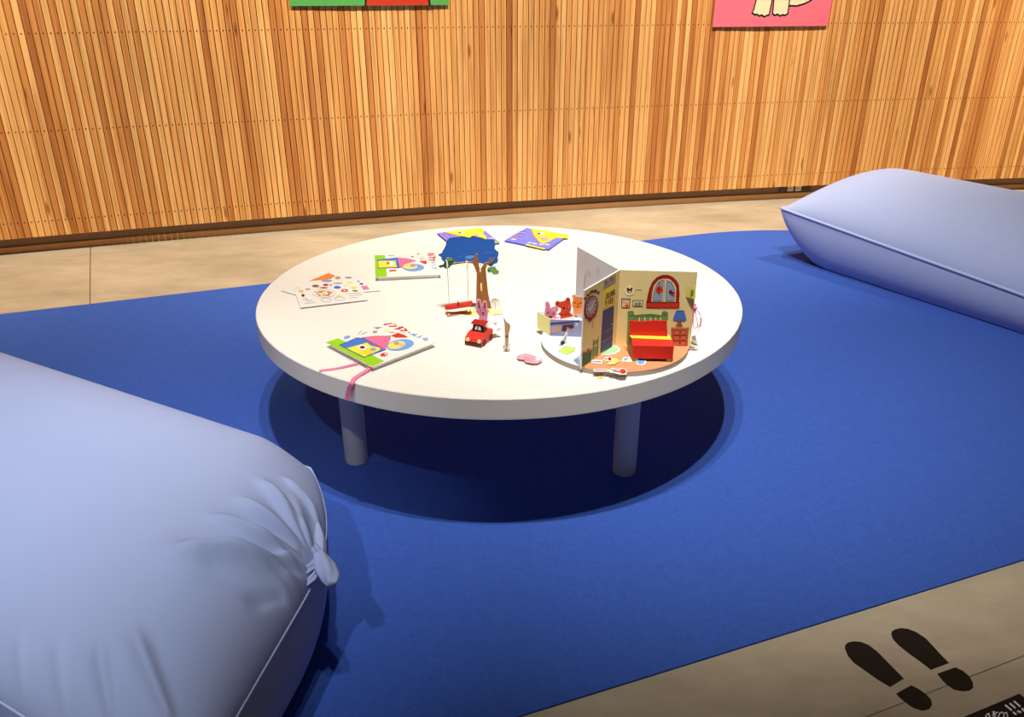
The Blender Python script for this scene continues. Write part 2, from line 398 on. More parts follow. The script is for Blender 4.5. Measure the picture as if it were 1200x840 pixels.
# ================================================================== POSTERS ON THE WALL
def poster(name, pa, pb, H, base, label, side):
    a = wall_hit(*pa, .012); b = wall_hit(*pb, .012); z = (a.z+b.z)/2; a.z = b.z = z
    root = empty(name, (a+b)/2, label, 'poster')
    ex = b-a; n = Vector((ex.y, -ex.x, 0)).normalized()
    m = MB(); m.prism([a, b, b+Vector((0, 0, H)), a+Vector((0, 0, H))], n*.003, P(base) if isinstance(base, str) else base)
    ar = Art(m, lambda u, v, l: a + ex*u + Vector((0, 0, v)) + n*(.003+l))
    return root, m, ar
PKM = M('poster_pink', (232, 112, 130), .5, .03, 5); GNM = M('poster_green', (84, 166, 84), .5, .03, 5); RDM = M('poster_red', (196, 54, 36), .5, .03, 5)
r, m, ar = poster('picture_poster', (340, 7), (526, 6), .92, GNM, 'green poster with a red shape, high on the slats left of centre', 0)
ar.poly([(.468, .0015), (.868, .0015), (.82, .5), (.54, .5)], RDM, 1)
ar.line([(.462, .0), (.54, .5)], .012, 'black', 2); ar.line([(.874, 0), (.82, .5)], .014, 'black', 2)
m.build('sheet', r)
r, m, ar = poster('picture_poster', (835, 31.5), (970, 30.5), .92, PKM, 'pink poster showing cream paws outlined in black, high on the slats at right', 0)
LEGC = M('poster_cream', (240, 220, 180), .5, .03, 5)
def pk(*pts):                      # crop [800,0,1000,60] x6 -> poster u, height
    o = []
    for X, Y in pts:
        w = wall_hit(800+X/6, Y/6, .015); a = wall_hit(835, 31.5, .012); b = wall_hit(970, 30.5, .012)
        e = Vector((b.x-a.x, b.y-a.y, 0)); o.append(((Vector((w.x-a.x, w.y-a.y, 0))).dot(e)/e.dot(e), w.z-(a.z+b.z)/2))
    return o
f1 = pk((515, 0), (500, 62), (487, 90), (505, 104), (522, 100), (535, 112), (556, 106), (570, 118), (592, 108), (606, 104), (628, 0))
f2 = pk((640, 0), (630, 95), (645, 108), (665, 100), (682, 112), (700, 104), (718, 108), (738, 96), (750, 0))
tl = pk((752, 0), (752, 40), (800, 42), (850, 28), (905, 2), (905, 0))
for q in (f1, f2):
    ar.poly(q, LEGC, 1); ar.line(q, .011, 'black', 2)
ar.poly(tl, LEGC, 1); ar.line(tl[1:5], .011, 'black', 2)
m.build('sheet', r)

# ================================================================== FLOOR STICKERS
VIN = M('black_vinyl', (26, 23, 20), .35, .2, 30)
cf = crop(960, 700, 5)
soles = [cf((150, 300), (152, 280), (170, 265), (205, 258), (245, 262), (290, 280), (340, 318), (390, 370), (440, 420), (495, 477), (415, 525), (340, 480), (270, 430), (205, 385), (170, 345)),
         cf((422, 215), (425, 200), (445, 188), (480, 181), (520, 185), (570, 205), (625, 242), (670, 290), (715, 340), (760, 385), (655, 424), (590, 375), (520, 325), (465, 280), (432, 245))]
heels = [cf((538, 516), (580, 536), (625, 568), (655, 600), (660, 630), (645, 655), (605, 664), (555, 650), (510, 620), (475, 590), (450, 565)),
         cf((797, 411), (840, 430), (880, 465), (900, 500), (902, 530), (880, 546), (840, 550), (790, 540), (745, 510), (712, 475), (692, 448))]
for i, lb in enumerate(['black footprint sticker of the left foot, nearer the rug corner side', 'black footprint sticker of the right foot, closer to the right edge']):
    lb = ['left one of the two black footprint stickers on the concrete floor', 'right one of the two black footprint stickers on the concrete floor'][i]
    q = [at(*p, 0) for p in soles[i]]; h = [at(*p, 0) for p in heels[i]]
    ctr = sum(q, Vector())/len(q)
    root = empty('footprint_sticker', ctr, lb, 'sticker', 'footprint stickers')
    MB().prism([p+Vector((0, 0, .0003)) for p in q], (0, 0, .0008), VIN).build('sole', root)
    MB().prism([p+Vector((0, 0, .0003)) for p in h], (0, 0, .0008), VIN).build('heel', root)
c0 = at(1194.5, 813, 0); e1 = (at(1130, 840, 0)-c0).normalized(); e2 = Vector((-e1.y, e1.x, 0))
if e2.y > 0: e2 = -e2
m = MB(); m.prism([c0+Vector((0, 0, .0003)), c0+e1*.62+Vector((0, 0, .0003)), c0+e1*.62+e2*.16+Vector((0, 0, .0003)), c0+e2*.16+Vector((0, 0, .0003))], (0, 0, .0008), VIN)
ar = Art(m, lambda x, y, l: at(x, y, .0011)+Vector((0, 0, l)))
cs = crop(1120, 790, 15)
for a, b in [((875, 545), (980, 632)), ((955, 517), (1045, 592)), ((1025, 475), (1130, 565))]: ar.line(cs(a, b), 1.9, 'white', 1)
for a, b in [((1015, 670), (1058, 706)), ((1090, 650), (1142, 668)), ((1168, 608), (1200, 640))]: ar.line(cs(a, b), 2.2, 'white', 1)
for q in [[(530, 720), (590, 690)], [(560, 690), (600, 735), (580, 760)], [(525, 740), (560, 770)], [(645, 655), (700, 720)], [(650, 715), (735, 665)], [(680, 650), (650, 720), (720, 770)],
          [(745, 750), (775, 680), (820, 665), (850, 700), (840, 760)], [(850, 690), (890, 670), (912, 720), (905, 760)]]: ar.line(cs(*q), 1.3, 'white', 1)
tag(m.build('floor_sign'), 'black floor sign with white lettering in the bottom right corner', 'sign')

# ================================================================== BOOKS AND SHEETS
PG = M('page_edges', (226, 222, 214), .7, .06, 300)
def bookblock(corners, z0, z1, base, name, label, art, cat='book', under=None, ribbon=None, gap=.003, spine=None):
    q = [at(*p, z1) for p in corners]; ctr = sum(q, Vector())/4; ctr.z = z0
    root = empty(name, ctr, label, cat)
    def ring(k, z): return [Vector((ctr.x+(p.x-ctr.x)*k, ctr.y+(p.y-ctr.y)*k, z)) for p in q]
    m = MB(); m.prism(ring(1, z1-.0022), (0, 0, .0022), P(base)); ar = flatart(m, z1); art(ar); m.build('front_cover', root)
    MB().prism(ring(.93, z0+.002), (0, 0, z1-z0-.0085 if z1-z0 > .012 else z1-z0-.0045), PG).build('page_block', root)
    MB().prism(ring(1.03 if under == 'white' else 1, z0+.0002), (0, 0, .002), P(under or base)).build('back_cover', root)
    return root, q
c5 = crop(360, 360, 6.667)
def scribble(ar, pts, w, m, lv=2): ar.line(pts, w, m, lv)
def art_story(ar):
    ca = crop(375, 370, 15); cb = crop(440, 370, 15)
    ar.poly([(382.3, 401), (396, 396.2), (450.2, 423), (436, 429.6)], 'lime', 1)
    ar.poly(ca((345, 520), (640, 392), (760, 400), (1160, 600), (770, 735)), 'blue', 2)
    ar.line(ca((345, 520), (640, 392), (760, 400), (1160, 600), (770, 735)), .45, 'navy', 4, True)
    ar.poly(ca((470, 575), (830, 475), (890, 530), (1060, 570), (1050, 610), (780, 725)), 'yellow', 3)
    ar.ell(*ca((750, 562))[0], 5.6, 3.1, 'white', 4); ar.ell(*ca((745, 562))[0], 3.2, 1.5, 'maroon', 5)
    ar.ell(*ca((935, 595))[0], 3.6, 2.1, 'slate', 4)
    for k in range(4): ar.line(ca((700+40*k, 650+14*k), (860+25*k, 590+25*k)), .35, 'orange', 4)
    ar.poly([*ca((740, 392)), *cb((-10, 362), (265, 360), (250, 440), (170, 590), (150, 600))], 'pink', 3)
    ar.line([*ca((740, 392)), *cb((-10, 362), (265, 360))], .35, 'navy', 4)
    ar.line(cb((265, 360), (250, 440)), .5, 'black', 4); ar.line([*ca((740, 392), (1160, 600))], .45, 'navy', 4)
    ar.poly(cb((270, 355), (400, 298), (450, 325), (500, 335), (580, 385), (360, 385)), 'red', 3)
    ar.ell(*cb((430, 515))[0], 16.5, 6.4, 'skyblue', 3, -8); ar.ell(*cb((370, 520))[0], 10.4, 4.6, 'cream', 4, -10)
    ar.ell(*cb((290, 530))[0], 3.8, 2.2, 'yellow', 5); ar.ell(*cb((370, 490))[0], 3.4, 2, 'woodtan', 5); ar.ell(*cb((460, 520))[0], 3.2, 2.4, 'tan', 5)
    ar.ell(*cb((150, 685))[0], 4.6, 2, 'red', 3, -8); ar.ell(*cb((180, 680))[0], 1.3, .8, 'white', 4)
    ar.ell(*ca((475, 380))[0], 4, 1.6, 'skyblue', 3, -14)
    ar.line(ca((660, 335), (730, 268)), .6, 'grey', 3); ar.line(ca((730, 325), (830, 290)), .6, 'grey', 3)
    ar.poly(ca((940, 205), (1090, 200), (1010, 238)), 'pencil', 3); ar.ell(*ca((965, 285))[0], 2.8, 1.5, 'woodtan', 3)
    ar.ell(*cb((205, 262))[0], 3.2, 1.5, 'paleyellow', 3); ar.line(cb((250, 292), (330, 295)), .6, 'brown', 3)
    for q in [[(150, 158), (295, 135)], [(320, 158), (355, 150)], [(245, 188), (380, 183)], [(345, 232), (425, 232), (490, 205), (430, 200), (400, 222)], [(500, 230), (545, 240)], [(440, 265), (560, 265), (520, 240)]]:
        ar.line(cb(*q), 1.2, 'red', 3)
    ar.ell(*cb((590, 296))[0], 1.2, .6, 'red', 3)
    for q in [[(610, 330), (735, 330)], [(660, 318), (670, 355), (700, 345)], [(730, 385), (820, 355)], [(780, 365), (790, 388)], [(830, 415), (910, 385), (915, 415), (870, 435)], [(850, 400), (880, 425)]]:
        ar.line(cb(*q), 1, 'skyblue', 3)
r, q = bookblock([(382, 401), (436, 430), (511, 401), (449, 376.5)], TZ, TZ+.019, 'white', 'picture_book', 'white and lime picture book with pink ribbons at the near table edge', art_story, under='white')
def ribbon(path, w, m, thick=.0012, side=None):
    rows = []
    for i, p in enumerate(path):
        a = path[max(0, i-1)]; b = path[min(len(path)-1, i+1)]; t = (b-a).normalized()
        s = t.cross(Vector((0, 0, 1))); s = s.normalized() if s.length > .2 else Vector((1, .1, 0)).normalized()
        if side: s = (side - t*side.dot(t)).normalized()
        n_ = s.cross(t).normalized()
        rows.append([p-s*w/2-n_*thick/2, p+s*w/2-n_*thick/2, p+s*w/2+n_*thick/2, p-s*w/2+n_*thick/2])
    return MB().grid(rows, m, closed=True, cap=True)
RIB = M('pink_satin', (246, 128, 170), .35, .06, 90, 0, .5)
rim = lambda px, py: on(px, py, Vector((TC.x, TC.y, 0)) + (at(px, 460, .44)-TC).normalized()*0 + Vector((0, 0, 0)), Vector((0, 1, 0)))
e = at(374, 434.5, TZ+.0015)
ribbon(smooth_path([at(421, 425, TZ+.006), at(412, 427.5, TZ+.004), at(395, 431.5, TZ+.0025), e]), .011, RIB).build('ribbon', r)
b0 = at(418, 443, TZ+.002); dirn = (Vector((b0.x, b0.y, 0))-Vector((TC.x, TC.y, 0))).normalized()
edge = Vector((TC.x, TC.y, 0))+dirn*(TR+.004)
def hang(px, py): return on(px, py, edge+dirn*.006, dirn)
ribbon(smooth_path([at(434, 430, TZ+.010), at(428, 435, TZ+.006), at(420, 440, TZ+.004), edge-dirn*.012+Vector((0, 0, TZ+.004)), hang(412.5, 449), hang(408.5, 457), hang(406.5, 468)]), .013, RIB, side=Vector((-dirn.y, dirn.x, 0))).build('ribbon', r)

c2 = crop(435, 290, 13.333)
def art_story2(ar):
    ar.poly([*c2((55, 122), (215, 122), (245, 452), (68, 465))], 'lime', 1)
    ar.poly(c2((100, 190), (405, 158), (500, 315), (110, 325)), 'blue', 2)
    ar.poly(c2((110, 212), (380, 208), (400, 310), (118, 318)), 'yellow', 3); ar.line(c2((100, 190), (110, 325), (430, 320), (405, 158)), .4, 'navy', 4)
    ar.ell(*c2((318, 258))[0], 3, 2.6, 'white', 4); ar.ell(*c2((262, 250))[0], 1.6, 1.4, 'brown', 4)
    ar.poly(c2((410, 160), (560, 172), (710, 208), (520, 265), (490, 315), (445, 300)), 'pink', 3)
    ar.poly(c2((745, 212), (862, 208), (870, 262), (815, 252)), 'red', 3)
    ar.ell(*c2((660, 315))[0], 12.5, 4.3, 'skyblue', 3); ar.ell(*c2((610, 302))[0], 8.5, 3, 'cream', 4); ar.ell(*c2((555, 305))[0], 2.6, 1.4, 'yellow', 5); ar.ell(*c2((650, 285))[0], 3.4, 1.8, 'woodtan', 5)
    ar.line(c2((290, 365), (385, 360)), 1.6, 'red', 3)
    ar.line(c2((265, 132), (360, 126)), .7, 'slate', 3); ar.ell(*c2((735, 105))[0], 1.6, .7, 'grey', 3); ar.ell(*c2((645, 145))[0], 1.8, .6, 'olive', 3); ar.ell(*c2((790, 145))[0], 2, .9, 'paleyellow', 3); ar.line(c2((760, 180), (830, 178)), .5, 'brown', 3)
    for q in [[(885, 100), (985, 98)], [(890, 128), (960, 122)], [(905, 158), (1000, 165), (985, 130)], [(905, 195), (990, 205), (975, 180)]]: ar.line(c2(*q), 1.1, 'red', 3)
    for q in [[(935, 240), (1010, 235)], [(960, 225), (965, 255)], [(940, 285), (1010, 275)], [(945, 320), (1025, 330), (1000, 310)]]: ar.line(c2(*q), .6, 'skyblue', 3)
bookblock([(438.5, 299.5), (440, 325), (517, 321.5), (509, 296.5)], TZ, TZ+.019, 'white', 'picture_book', 'white and lime picture book left of the blue tree, without ribbons', art_story2)
def art_star_r(ar):
    c = crop(585, 260, 13.333)
    ar.poly(c((505, 112), (820, 150), (950, 185), (1080, 195), (1080, 260), (880, 250), (780, 310), (690, 340), (620, 315), (540, 210)), 'yellow', 2)
    ar.line(c((500, 115), (540, 215), (640, 335)), .9, 'orange', 3)
    ar.ell(*c((650, 185))[0], 4.6, 1.4, 'white', 3); ar.ell(*c((620, 185))[0], 1.9, 1.1, 'navy', 4)
    ar.poly(c((610, 240), (785, 250), (750, 290), (680, 300)), 'palepink', 3)
    for k in range(6): ar.line(c((150+30*k, 240-16*k), (330+20*k, 250-20*k)), .5, 'violet' if k % 2 else 'palepink', 2)
    for q in [[(195, 270), (260, 278)], [(445, 325), (500, 325)], [(525, 335), (585, 345)], [(625, 350), (690, 355)], [(715, 350), (780, 360)], [(265, 245), (300, 250)]]: ar.line(c(*q), 1.1, 'white', 2)
    ar.poly(c((420, 345), (735, 420), (700, 432), (410, 365)), 'yellow', 1)
r, q = bookblock([(591, 281.6), (643, 292), (666.5, 275), (617, 266.8)], TZ, TZ+.008, 'periwinkle', 'picture_book', 'purple picture book with a yellow star face, lying in the open right of the tree', art_star_r, under='violet')
def art_star_l(ar):
    c = crop(505, 260, 14.12)
    ar.poly(c((225, 170), (560, 130), (830, 98), (880, 150), (860, 190), (930, 260), (900, 285), (800, 250), (620, 260), (470, 230), (330, 205)), 'yellow', 2)
    ar.line(c((220, 172), (470, 235)), .9, 'orange', 3); ar.ell(*c((510, 184))[0], 4.4, .9, 'white', 3); ar.ell(*c((480, 184))[0], 1.8, .8, 'navy', 4)
    ar.poly(c((660, 235), (770, 205), (800, 240), (720, 260)), 'palepink', 3)
    for k in range(5): ar.line(c((120+40*k, 195+6*k), (240+20*k, 300-15*k)), .5, 'palepink' if k % 2 else 'violet', 1.5)
    for q in [[(960, 275), (1040, 272)], [(870, 330), (930, 330)]]: ar.line(c(*q), .9, 'white', 2)
    ar.poly(c((1060, 310), (1130, 325), (1125, 345), (1060, 350)), 'lime', 1)
bookblock([(512, 273), (540, 295), (585.5, 284), (564, 266.8)], TZ, TZ+.008, 'periwinkle', 'picture_book', 'purple picture book with a yellow star face, half hidden behind the blue tree', art_star_l, under='violet')
# sticker sheets: a lower sheet, an orange folder, the top sheet
c4 = crop(325, 310, 9.6)
def sheet(corners, z, base, name, label, art=None, th=.002, cat='sheet'):
    q = [at(*p, z+th) for p in corners]; m = MB()
    m.prism([p-Vector((0, 0, th)) for p in q], (0, 0, th), P(base))
    if art: art(flatart(m, z+th))
    return tag(m.build(name), label, cat)
sheet(c4((330, 195), (575, 95), (645, 122), (520, 215)), TZ+.0003, 'orange', 'paper_card', 'orange card peeking out behind the sticker sheets', cat='card')
def art_low(ar):
    for q in [(945, 218), (905, 190)]: ar.ell(*c4(q)[0], 2.4, .9, 'navy' if q[0] > 920 else 'grey', 2)
    for k in range(3): ar.line(c4((945+10*k, 250+14*k), (1010+10*k, 245+14*k)), 1.2, 'pink', 2)
sheet(c4((40, 290), (250, 350), (1160, 292), (860, 132), (200, 205)), TZ+.0025, 'white', 'sticker_sheet', 'white sticker sheet lying underneath, its corners sticking out both sides', art_low)
def art_top(ar):
    D = [(235, 260, 30, 16, 'paleyellow'), (265, 300, 30, 14, 'tan'), (290, 348, 18, 16, 'darkbrown'), (345, 278, 30, 9, 'woodtan'), (430, 242, 40, 15, 'brown'), (545, 230, 32, 13, 'red'), (600, 230, 16, 8, 'grey'),
         (520, 262, 46, 7, 'maroon'), (555, 183, 62, 15, 'slate'), (680, 150, 34, 16, 'woodtan'), (800, 148, 42, 10, 'pencil'), (675, 257, 40, 16, 'blue'), (680, 212, 55, 6, 'grey'), (815, 200, 40, 12, 'paleyellow'), (858, 260, 34, 13, 'yellow'),
         (757, 293, 40, 17, 'red'), (765, 240, 24, 6, 'paleyellow'), (875, 296, 32, 10, 'olive'), (700, 345, 34, 12, 'paleyellow')]
    for x, y, a, b, m in D: ar.ell(*c4((x, y))[0], a/9.6, b/9.6, m, 2)
    ar.ell(*c4((757, 294))[0], 1.6, .7, 'white', 3); ar.ell(*c4((525, 327))[0], 14, 4.8, 'paper', 2); ar.line(ell(*c4((525, 327))[0], 13, 4.6, 24), .3, 'pencil', 3, True)
    for k in range(16):
        t = k*math.pi/8; x, y = c4((525+70*math.cos(t), 327+25*math.sin(t)))[0]; ar.ell(x, y, 1.5, .9, ['peach', 'yellow', 'red', 'green'][k % 4], 3)
    for k in range(7): x, y = c4((440+28*k, 325+(9 if k % 2 else -9)))[0]; ar.ell(x, y, 1.4, .9, ['peach', 'cream', 'orange'][k % 3], 4)
    for q in [[(285, 392), (345, 385)], [(320, 410), (400, 402)], [(310, 438), (430, 428)], [(780, 330), (940, 318)], [(805, 352), (955, 340)], [(815, 378), (900, 368)]]: ar.line(c4(*q), .45, 'pencil' if q[0][1] != 392 else 'red', 2)
    for cx, cy in [(550, 402), (700, 384)]: ar.line(ell(*c4((cx, cy))[0], 6.2, 2, 16), .35, 'pencil', 2, True)
sheet(c4((262, 482), (1020, 392), (865, 130), (165, 215)), TZ+.0048, 'white', 'sticker_sheet', 'white sticker sheet on top of the pile, covered in small coloured drawings', art_top, .002)

# ================================================================== POP-UP PAPER HOUSE
HC = Vector((.3125, 2.2535, TZ)); HR = .2235
hub = at(721, 402.5, TZ+.016); hub.z = TZ
house = empty('pop_up_house', (HC.x, HC.y, TZ), 'round pop-up paper house with three walls standing on the white table', 'pop-up book')
FT = TZ+.016
gA = at(680.5, 432.0, FT); gB = at(808.5, 405.5, FT); gC = Vector((.208, 2.452, FT))
hub = Vector((hub.x, hub.y, FT))
def dvec(g): d = g-hub; d.z = 0; return d
dA, dB, dC = dvec(gA), dvec(gB), dvec(gC)
ang = lambda d: math.atan2(d.y, d.x)
def sector(a0, a1, n=30):                 # rim points of the disc between the two wall directions, seen from the hub
    def hit(t):
        u = Vector((math.cos(t), math.sin(t))); w = Vector((hub.x-HC.x, hub.y-HC.y)); b = u.dot(w); return -b+math.sqrt(b*b-w.dot(w)+HR*HR)
    return [Vector((hub.x+math.cos(t)*hit(t), hub.y+math.sin(t)*hit(t), FT)) for t in [a0+(a1-a0)*k/n for k in range(n+1)]]
m = MB()
m.prism([HC+Vector((math.cos(2*math.pi*k/72)*HR, math.sin(2*math.pi*k/72)*HR, .0008)) for k in range(72)], (0, 0, FT-TZ-.0008), P('white'), M('card_edge_shaded', (168, 154, 138), .8))  # shade on the disc's side is put into the darker edge colour
lift = Vector((0, 0, .0004))
aA, aB, aC = ang(dA), ang(dB), ang(dC)
m.face([hub+lift]+[p+lift for p in sector(aA, aB)], M('paint_terracotta', (238, 150, 104), .5, .04, 30))
m.face([hub+lift]+[p+lift for p in sector(aC-2*math.pi, aA)], P('paleblue'))
m.face([hub+lift]+[p+lift for p in sector(aB, aC)], P('mint'))
ar = flatart(m, FT+.0004)
cm = crop(675, 400, 13.333)
ar.poly(cm((375, 205), (565, 60), (640, 75), (690, 110), (680, 150), (620, 190), (520, 210)), 'paper', 1)
ar.poly(cm((400, 195), (568, 72), (630, 82), (672, 112), (660, 145), (600, 180), (515, 200)), 'mint', 2)
cg = crop(630, 380, 14)
ar.poly(cg((330, 440), (470, 355), (620, 385), (600, 450), (480, 498)), 'lime', 1); ar.poly(cg((345, 440), (475, 366), (600, 392), (590, 446), (480, 488)), M('paint_palelime', (200, 226, 104), .5), 2)
for k in range(3): ar.line(cg((410+50*k, 405+22*k-40), (520+40*k, 480-10*k-10)), .3, 'lime', 3)
ar.poly(cg((580, 590), (680, 550), (690, 680)), 'slate', 1)
m.build('floor_disc', house)
WH = .2345
def panel(d, front_n, mat_f, mat_b, art_f=None, art_b=None, L=None):
    d = Vector(d); n_ = Vector(front_n).normalized(); th = .0022
    p = [hub+n_*th, hub+d+n_*th, hub+d+n_*th+Vector((0, 0, WH)), hub+n_*th+Vector((0, 0, WH))]
    m = MB(); m.prism([v-n_*2*th for v in p], n_*2*th, P('paper'))
    m.face([v+n_*.0002 for v in p], mat_f); m.face([v-n_*(2*th+.0002) for v in p], mat_b)
    if art_f: art_f(planeart(m, hub+n_*(th+.0003), n_))
    if art_b: art_b(planeart(m, hub-n_*(th+.0003), -n_))
    return m.build('wall_panel', house)
HW = M('house_wallpaper', (230, 210, 148), .5, .03, 20); HG = M('house_exterior', (190, 184, 186), .5, .03, 20)
def perp(d, toward):
    n_ = Vector((-d.y, d.x, 0)).normalized(); return n_ if n_.dot(toward) > 0 else -n_
front = Vector((0, -1, 0))
nB = perp(dB, front); nA = perp(dA, Vector((1, 0, 0))); nC = perp(dC, Vector((-1, -.5, 0)))
cw = crop(720, 310, 11.43); cd = crop(725, 355, 12); ch = crop(672, 315, 7)
def artB(ar):
    # arched red window
    arch = cw((432, 500), (448, 420), (470, 320), (510, 235), (570, 170), (640, 142), (710, 138), (780, 165), (830, 215), (862, 270), (870, 400), (862, 505))
    ar.poly(arch, 'darkred', 1); ar.line(arch, .5, 'maroon', 1.5)
    ar.poly(cw((495, 500), (505, 380), (530, 280), (590, 205), (670, 185), (740, 195), (800, 250), (828, 310), (820, 500)), 'cream', 2)
    ar.poly(cw((512, 485), (525, 385), (550, 290), (600, 222), (655, 205), (650, 330), (635, 485)), 'slate', 3); ar.line(cw((512, 485), (525, 385), (550, 290), (600, 222), (655, 205), (650, 330), (635, 485)), .45, 'black', 4, True)
    ar.poly(cw((688, 485), (692, 330), (700, 208), (760, 235), (802, 310), (810, 400), (800, 485)), 'slate', 3); ar.line(cw((688, 485), (692, 330), (700, 208), (760, 235), (802, 310), (810, 400), (800, 485)), .45, 'black', 4, True)
    ar.line(cw((672, 180), (660, 500)), .5, 'maroon', 4)
    ar.ell(*cw((600, 330))[0], 4, 4, 'red', 5); ar.ell(*cw((600, 325))[0], 1.2, 1, 'maroon', 6); ar.line(cw((600, 230), (600, 285)), .5, 'black', 5); ar.line(cw((600, 385), (600, 415)), .7, 'black', 5)
    ar.ell(*cw((765, 368))[0], 3.4, 2.4, 'maroon', 5, 25); ar.ell(*cw((785, 350))[0], 1.6, 1.4, 'slate', 6); ar.ell(*cw((780, 398))[0], 1.6, 1.2, 'red', 6)
    ar.poly(cw((428, 505), (870, 505), (866, 578), (430, 572)), 'red', 3); ar.line(cw((428, 505), (870, 505), (866, 578), (430, 572)), .5, 'maroon', 4, True)
    # round bear badge with a line, two small pictures
    ar.ell(*cw((203, 345))[0], 5.8, 6.2, M('paint_badge', (246, 230, 180), .5), 2); ar.ell(*cw((203, 350))[0], 3, 2.4, 'maroon', 3); ar.ell(*cw((178, 322))[0], 1.4, 1.4, 'darkbrown', 3); ar.ell(*cw((230, 320))[0], 1.4, 1.4, 'darkbrown', 3); ar.ell(*cw((205, 362))[0], 1.6, 1.2, 'cream', 4)
    ar.line(cw((275, 337), (365, 337)), .4, 'darkbrown', 2)
    ar.poly(cw((92, 452), (215, 452), (208, 588), (95, 585)), 'maroon', 1); ar.poly(cw((102, 480), (203, 480), (196, 575), (104, 572)), 'cream', 2); ar.poly(cw((102, 460), (205, 460), (203, 482), (102, 482)), 'slate', 2)
    ar.line(cw((112, 500), (180, 520), (125, 560)), 1.6, 'peach', 3); ar.ell(*cw((170, 552))[0], 1.8, 1.6, 'red', 3)
    ar.poly(cw((242, 475), (386, 475), (380, 568), (242, 566)), 'darkbrown', 1); ar.poly(cw((250, 485), (377, 484), (372, 558), (250, 557)), 'cream', 2); ar.ell(*cw((290, 530))[0], 1.8, 2.6, 'grey', 3); ar.ell(*cw((335, 525))[0], 2, 2.6, 'grey', 3); ar.line(cw((262, 550), (360, 552)), .6, 'pencil', 3)
    # bedside lamp and chest of drawers
    lamp = cd((812, 108), (915, 105), (950, 235), (920, 258), (800, 252), (768, 245), (770, 215)); ar.poly(lamp, 'blue', 2); ar.line(lamp, .45, 'navy', 3, True)
    ar.poly(cd((830, 220), (875, 220), (880, 300), (900, 318), (800, 318), (825, 298)), 'brown', 3); ar.line(cd((830, 220), (825, 298), (800, 318), (900, 318), (880, 300), (875, 220)), .35, 'maroon', 4)
    ch_ = M('paint_chest', (208, 104, 72), .5)
    ar.poly(cd((745, 342), (985, 342), (965, 605), (770, 600), (745, 520)), ch_, 2); ar.line(cd((745, 348), (985, 348)), 1, 'peach', 3)
    for k, y in enumerate((378, 452, 530)): 
        ar.line(cd((770, y), (945, y), (945, y+66), (770, y+66)), .5, 'maroon', 4, True); ar.ell(*cd((862, y+30))[0], 1, 1, 'maroon', 5)
    ar.line(cd((745, 342), (745, 520)), .7, 'maroon', 4); ar.line(cd((978, 345), (962, 605)), .5, 'maroon', 4)
def artA(ar):
    c = ch
    def E(x, y, rx, ry, m_, lv, rot=0): ar.poly(ell(672+x/7, 315+y/7, rx/7, ry/7, 22, rot), m_, lv)
    # clock with leaves and a pendulum
    for x, y, rr in [(97, 242, 14), (120, 215, 14), (150, 188, 16), (178, 182, 16), (205, 195, 12)]: E(x, y, rr, rr*.7, 'darkgreen', 1, -40)
    for x, y in [(135, 195), (165, 180), (192, 185)]: E(x, y, 8, 8, 'red', 2)
    E(143, 318, 56, 103, 'darkred', 2, 12); E(145, 312, 43, 84, 'lilac', 3, 12)
    for k in range(12):
        t = k*math.pi/6; E(145+34*math.cos(t)-6*math.sin(t), 312+68*math.sin(t), 5, 8, 'maroon', 4)
    ar.line(c((125, 345), (148, 312), (170, 255)), .9, 'paper', 5); ar.line(c((148, 312), (108, 330)), .8, 'paper', 5)
    ar.poly(c((100, 395), (140, 415), (165, 395), (130, 435)), 'darkred', 2)
    ar.line(c((155, 430), (155, 470), (165, 490)), .5, 'olive', 2)
    # shelves above the door
    ar.poly(c((245, 175), (342, 120), (338, 295), (245, 320)), 'yellow', 1); ar.poly(c((250, 105), (342, 50), (342, 110), (250, 165)), 'lilac', 1); ar.line(c((250, 105), (342, 50), (342, 110), (250, 165)), .4, 'olive', 2, True)
    for k, m_ in enumerate(['maroon', 'grey', 'rose', 'maroon', 'pencil']): ar.line(c((265+15*k, 130-9*k), (265+15*k, 98-9*k)), 1.1, m_, 3)
    ar.line(c((258, 245), (340, 205)), .8, 'brown', 2)
    for k, m_ in enumerate(['olive', 'maroon', 'grey', 'darkgreen', 'maroon', 'navy']): ar.line(c((268+13*k, 235-6*k), (268+13*k, 205-7*k)), 1.3, m_, 3); ar.line(c((262+13*k, 298-5*k), (262+13*k, 258-6*k)), 1.2, ['brown', 'rose', 'olive', 'maroon', 'brown', 'rose'][k], 3)
    # blue door
    ar.poly(c((240, 340), (332, 295), (316, 638), (218, 690)), 'navy', 2); ar.line(c((240, 340), (332, 295)), .7, 'cream', 3)
    for k in range(3): ar.line(c((242-4*k, 450+75*k), (322-3*k, 412+70*k)), .5, 'slate' if k else 'violet', 3)
    E(312, 450, 4, 5, 'cream', 3)
    # small green chair, toy box
    ar.line(c((163, 575), (158, 740)), .7, 'darkgreen', 2); ar.line(c((203, 555), (192, 715)), .7, 'darkgreen', 2); ar.poly(c((163, 598), (203, 575), (200, 605), (163, 628)), 'green', 2); ar.poly(c((160, 648), (205, 630), (198, 700), (158, 722)), 'green', 2)
    ar.poly(c((72, 705), (150, 668), (145, 752), (70, 805)), 'darkgreen', 2); ar.line(c((68, 702), (152, 664)), 1.2, 'brown', 3)
    for k, m_ in enumerate(['red', 'tan', 'brown', 'rose']): E(85+16*k, 688-9*k, 10, 14, m_, 1.5)
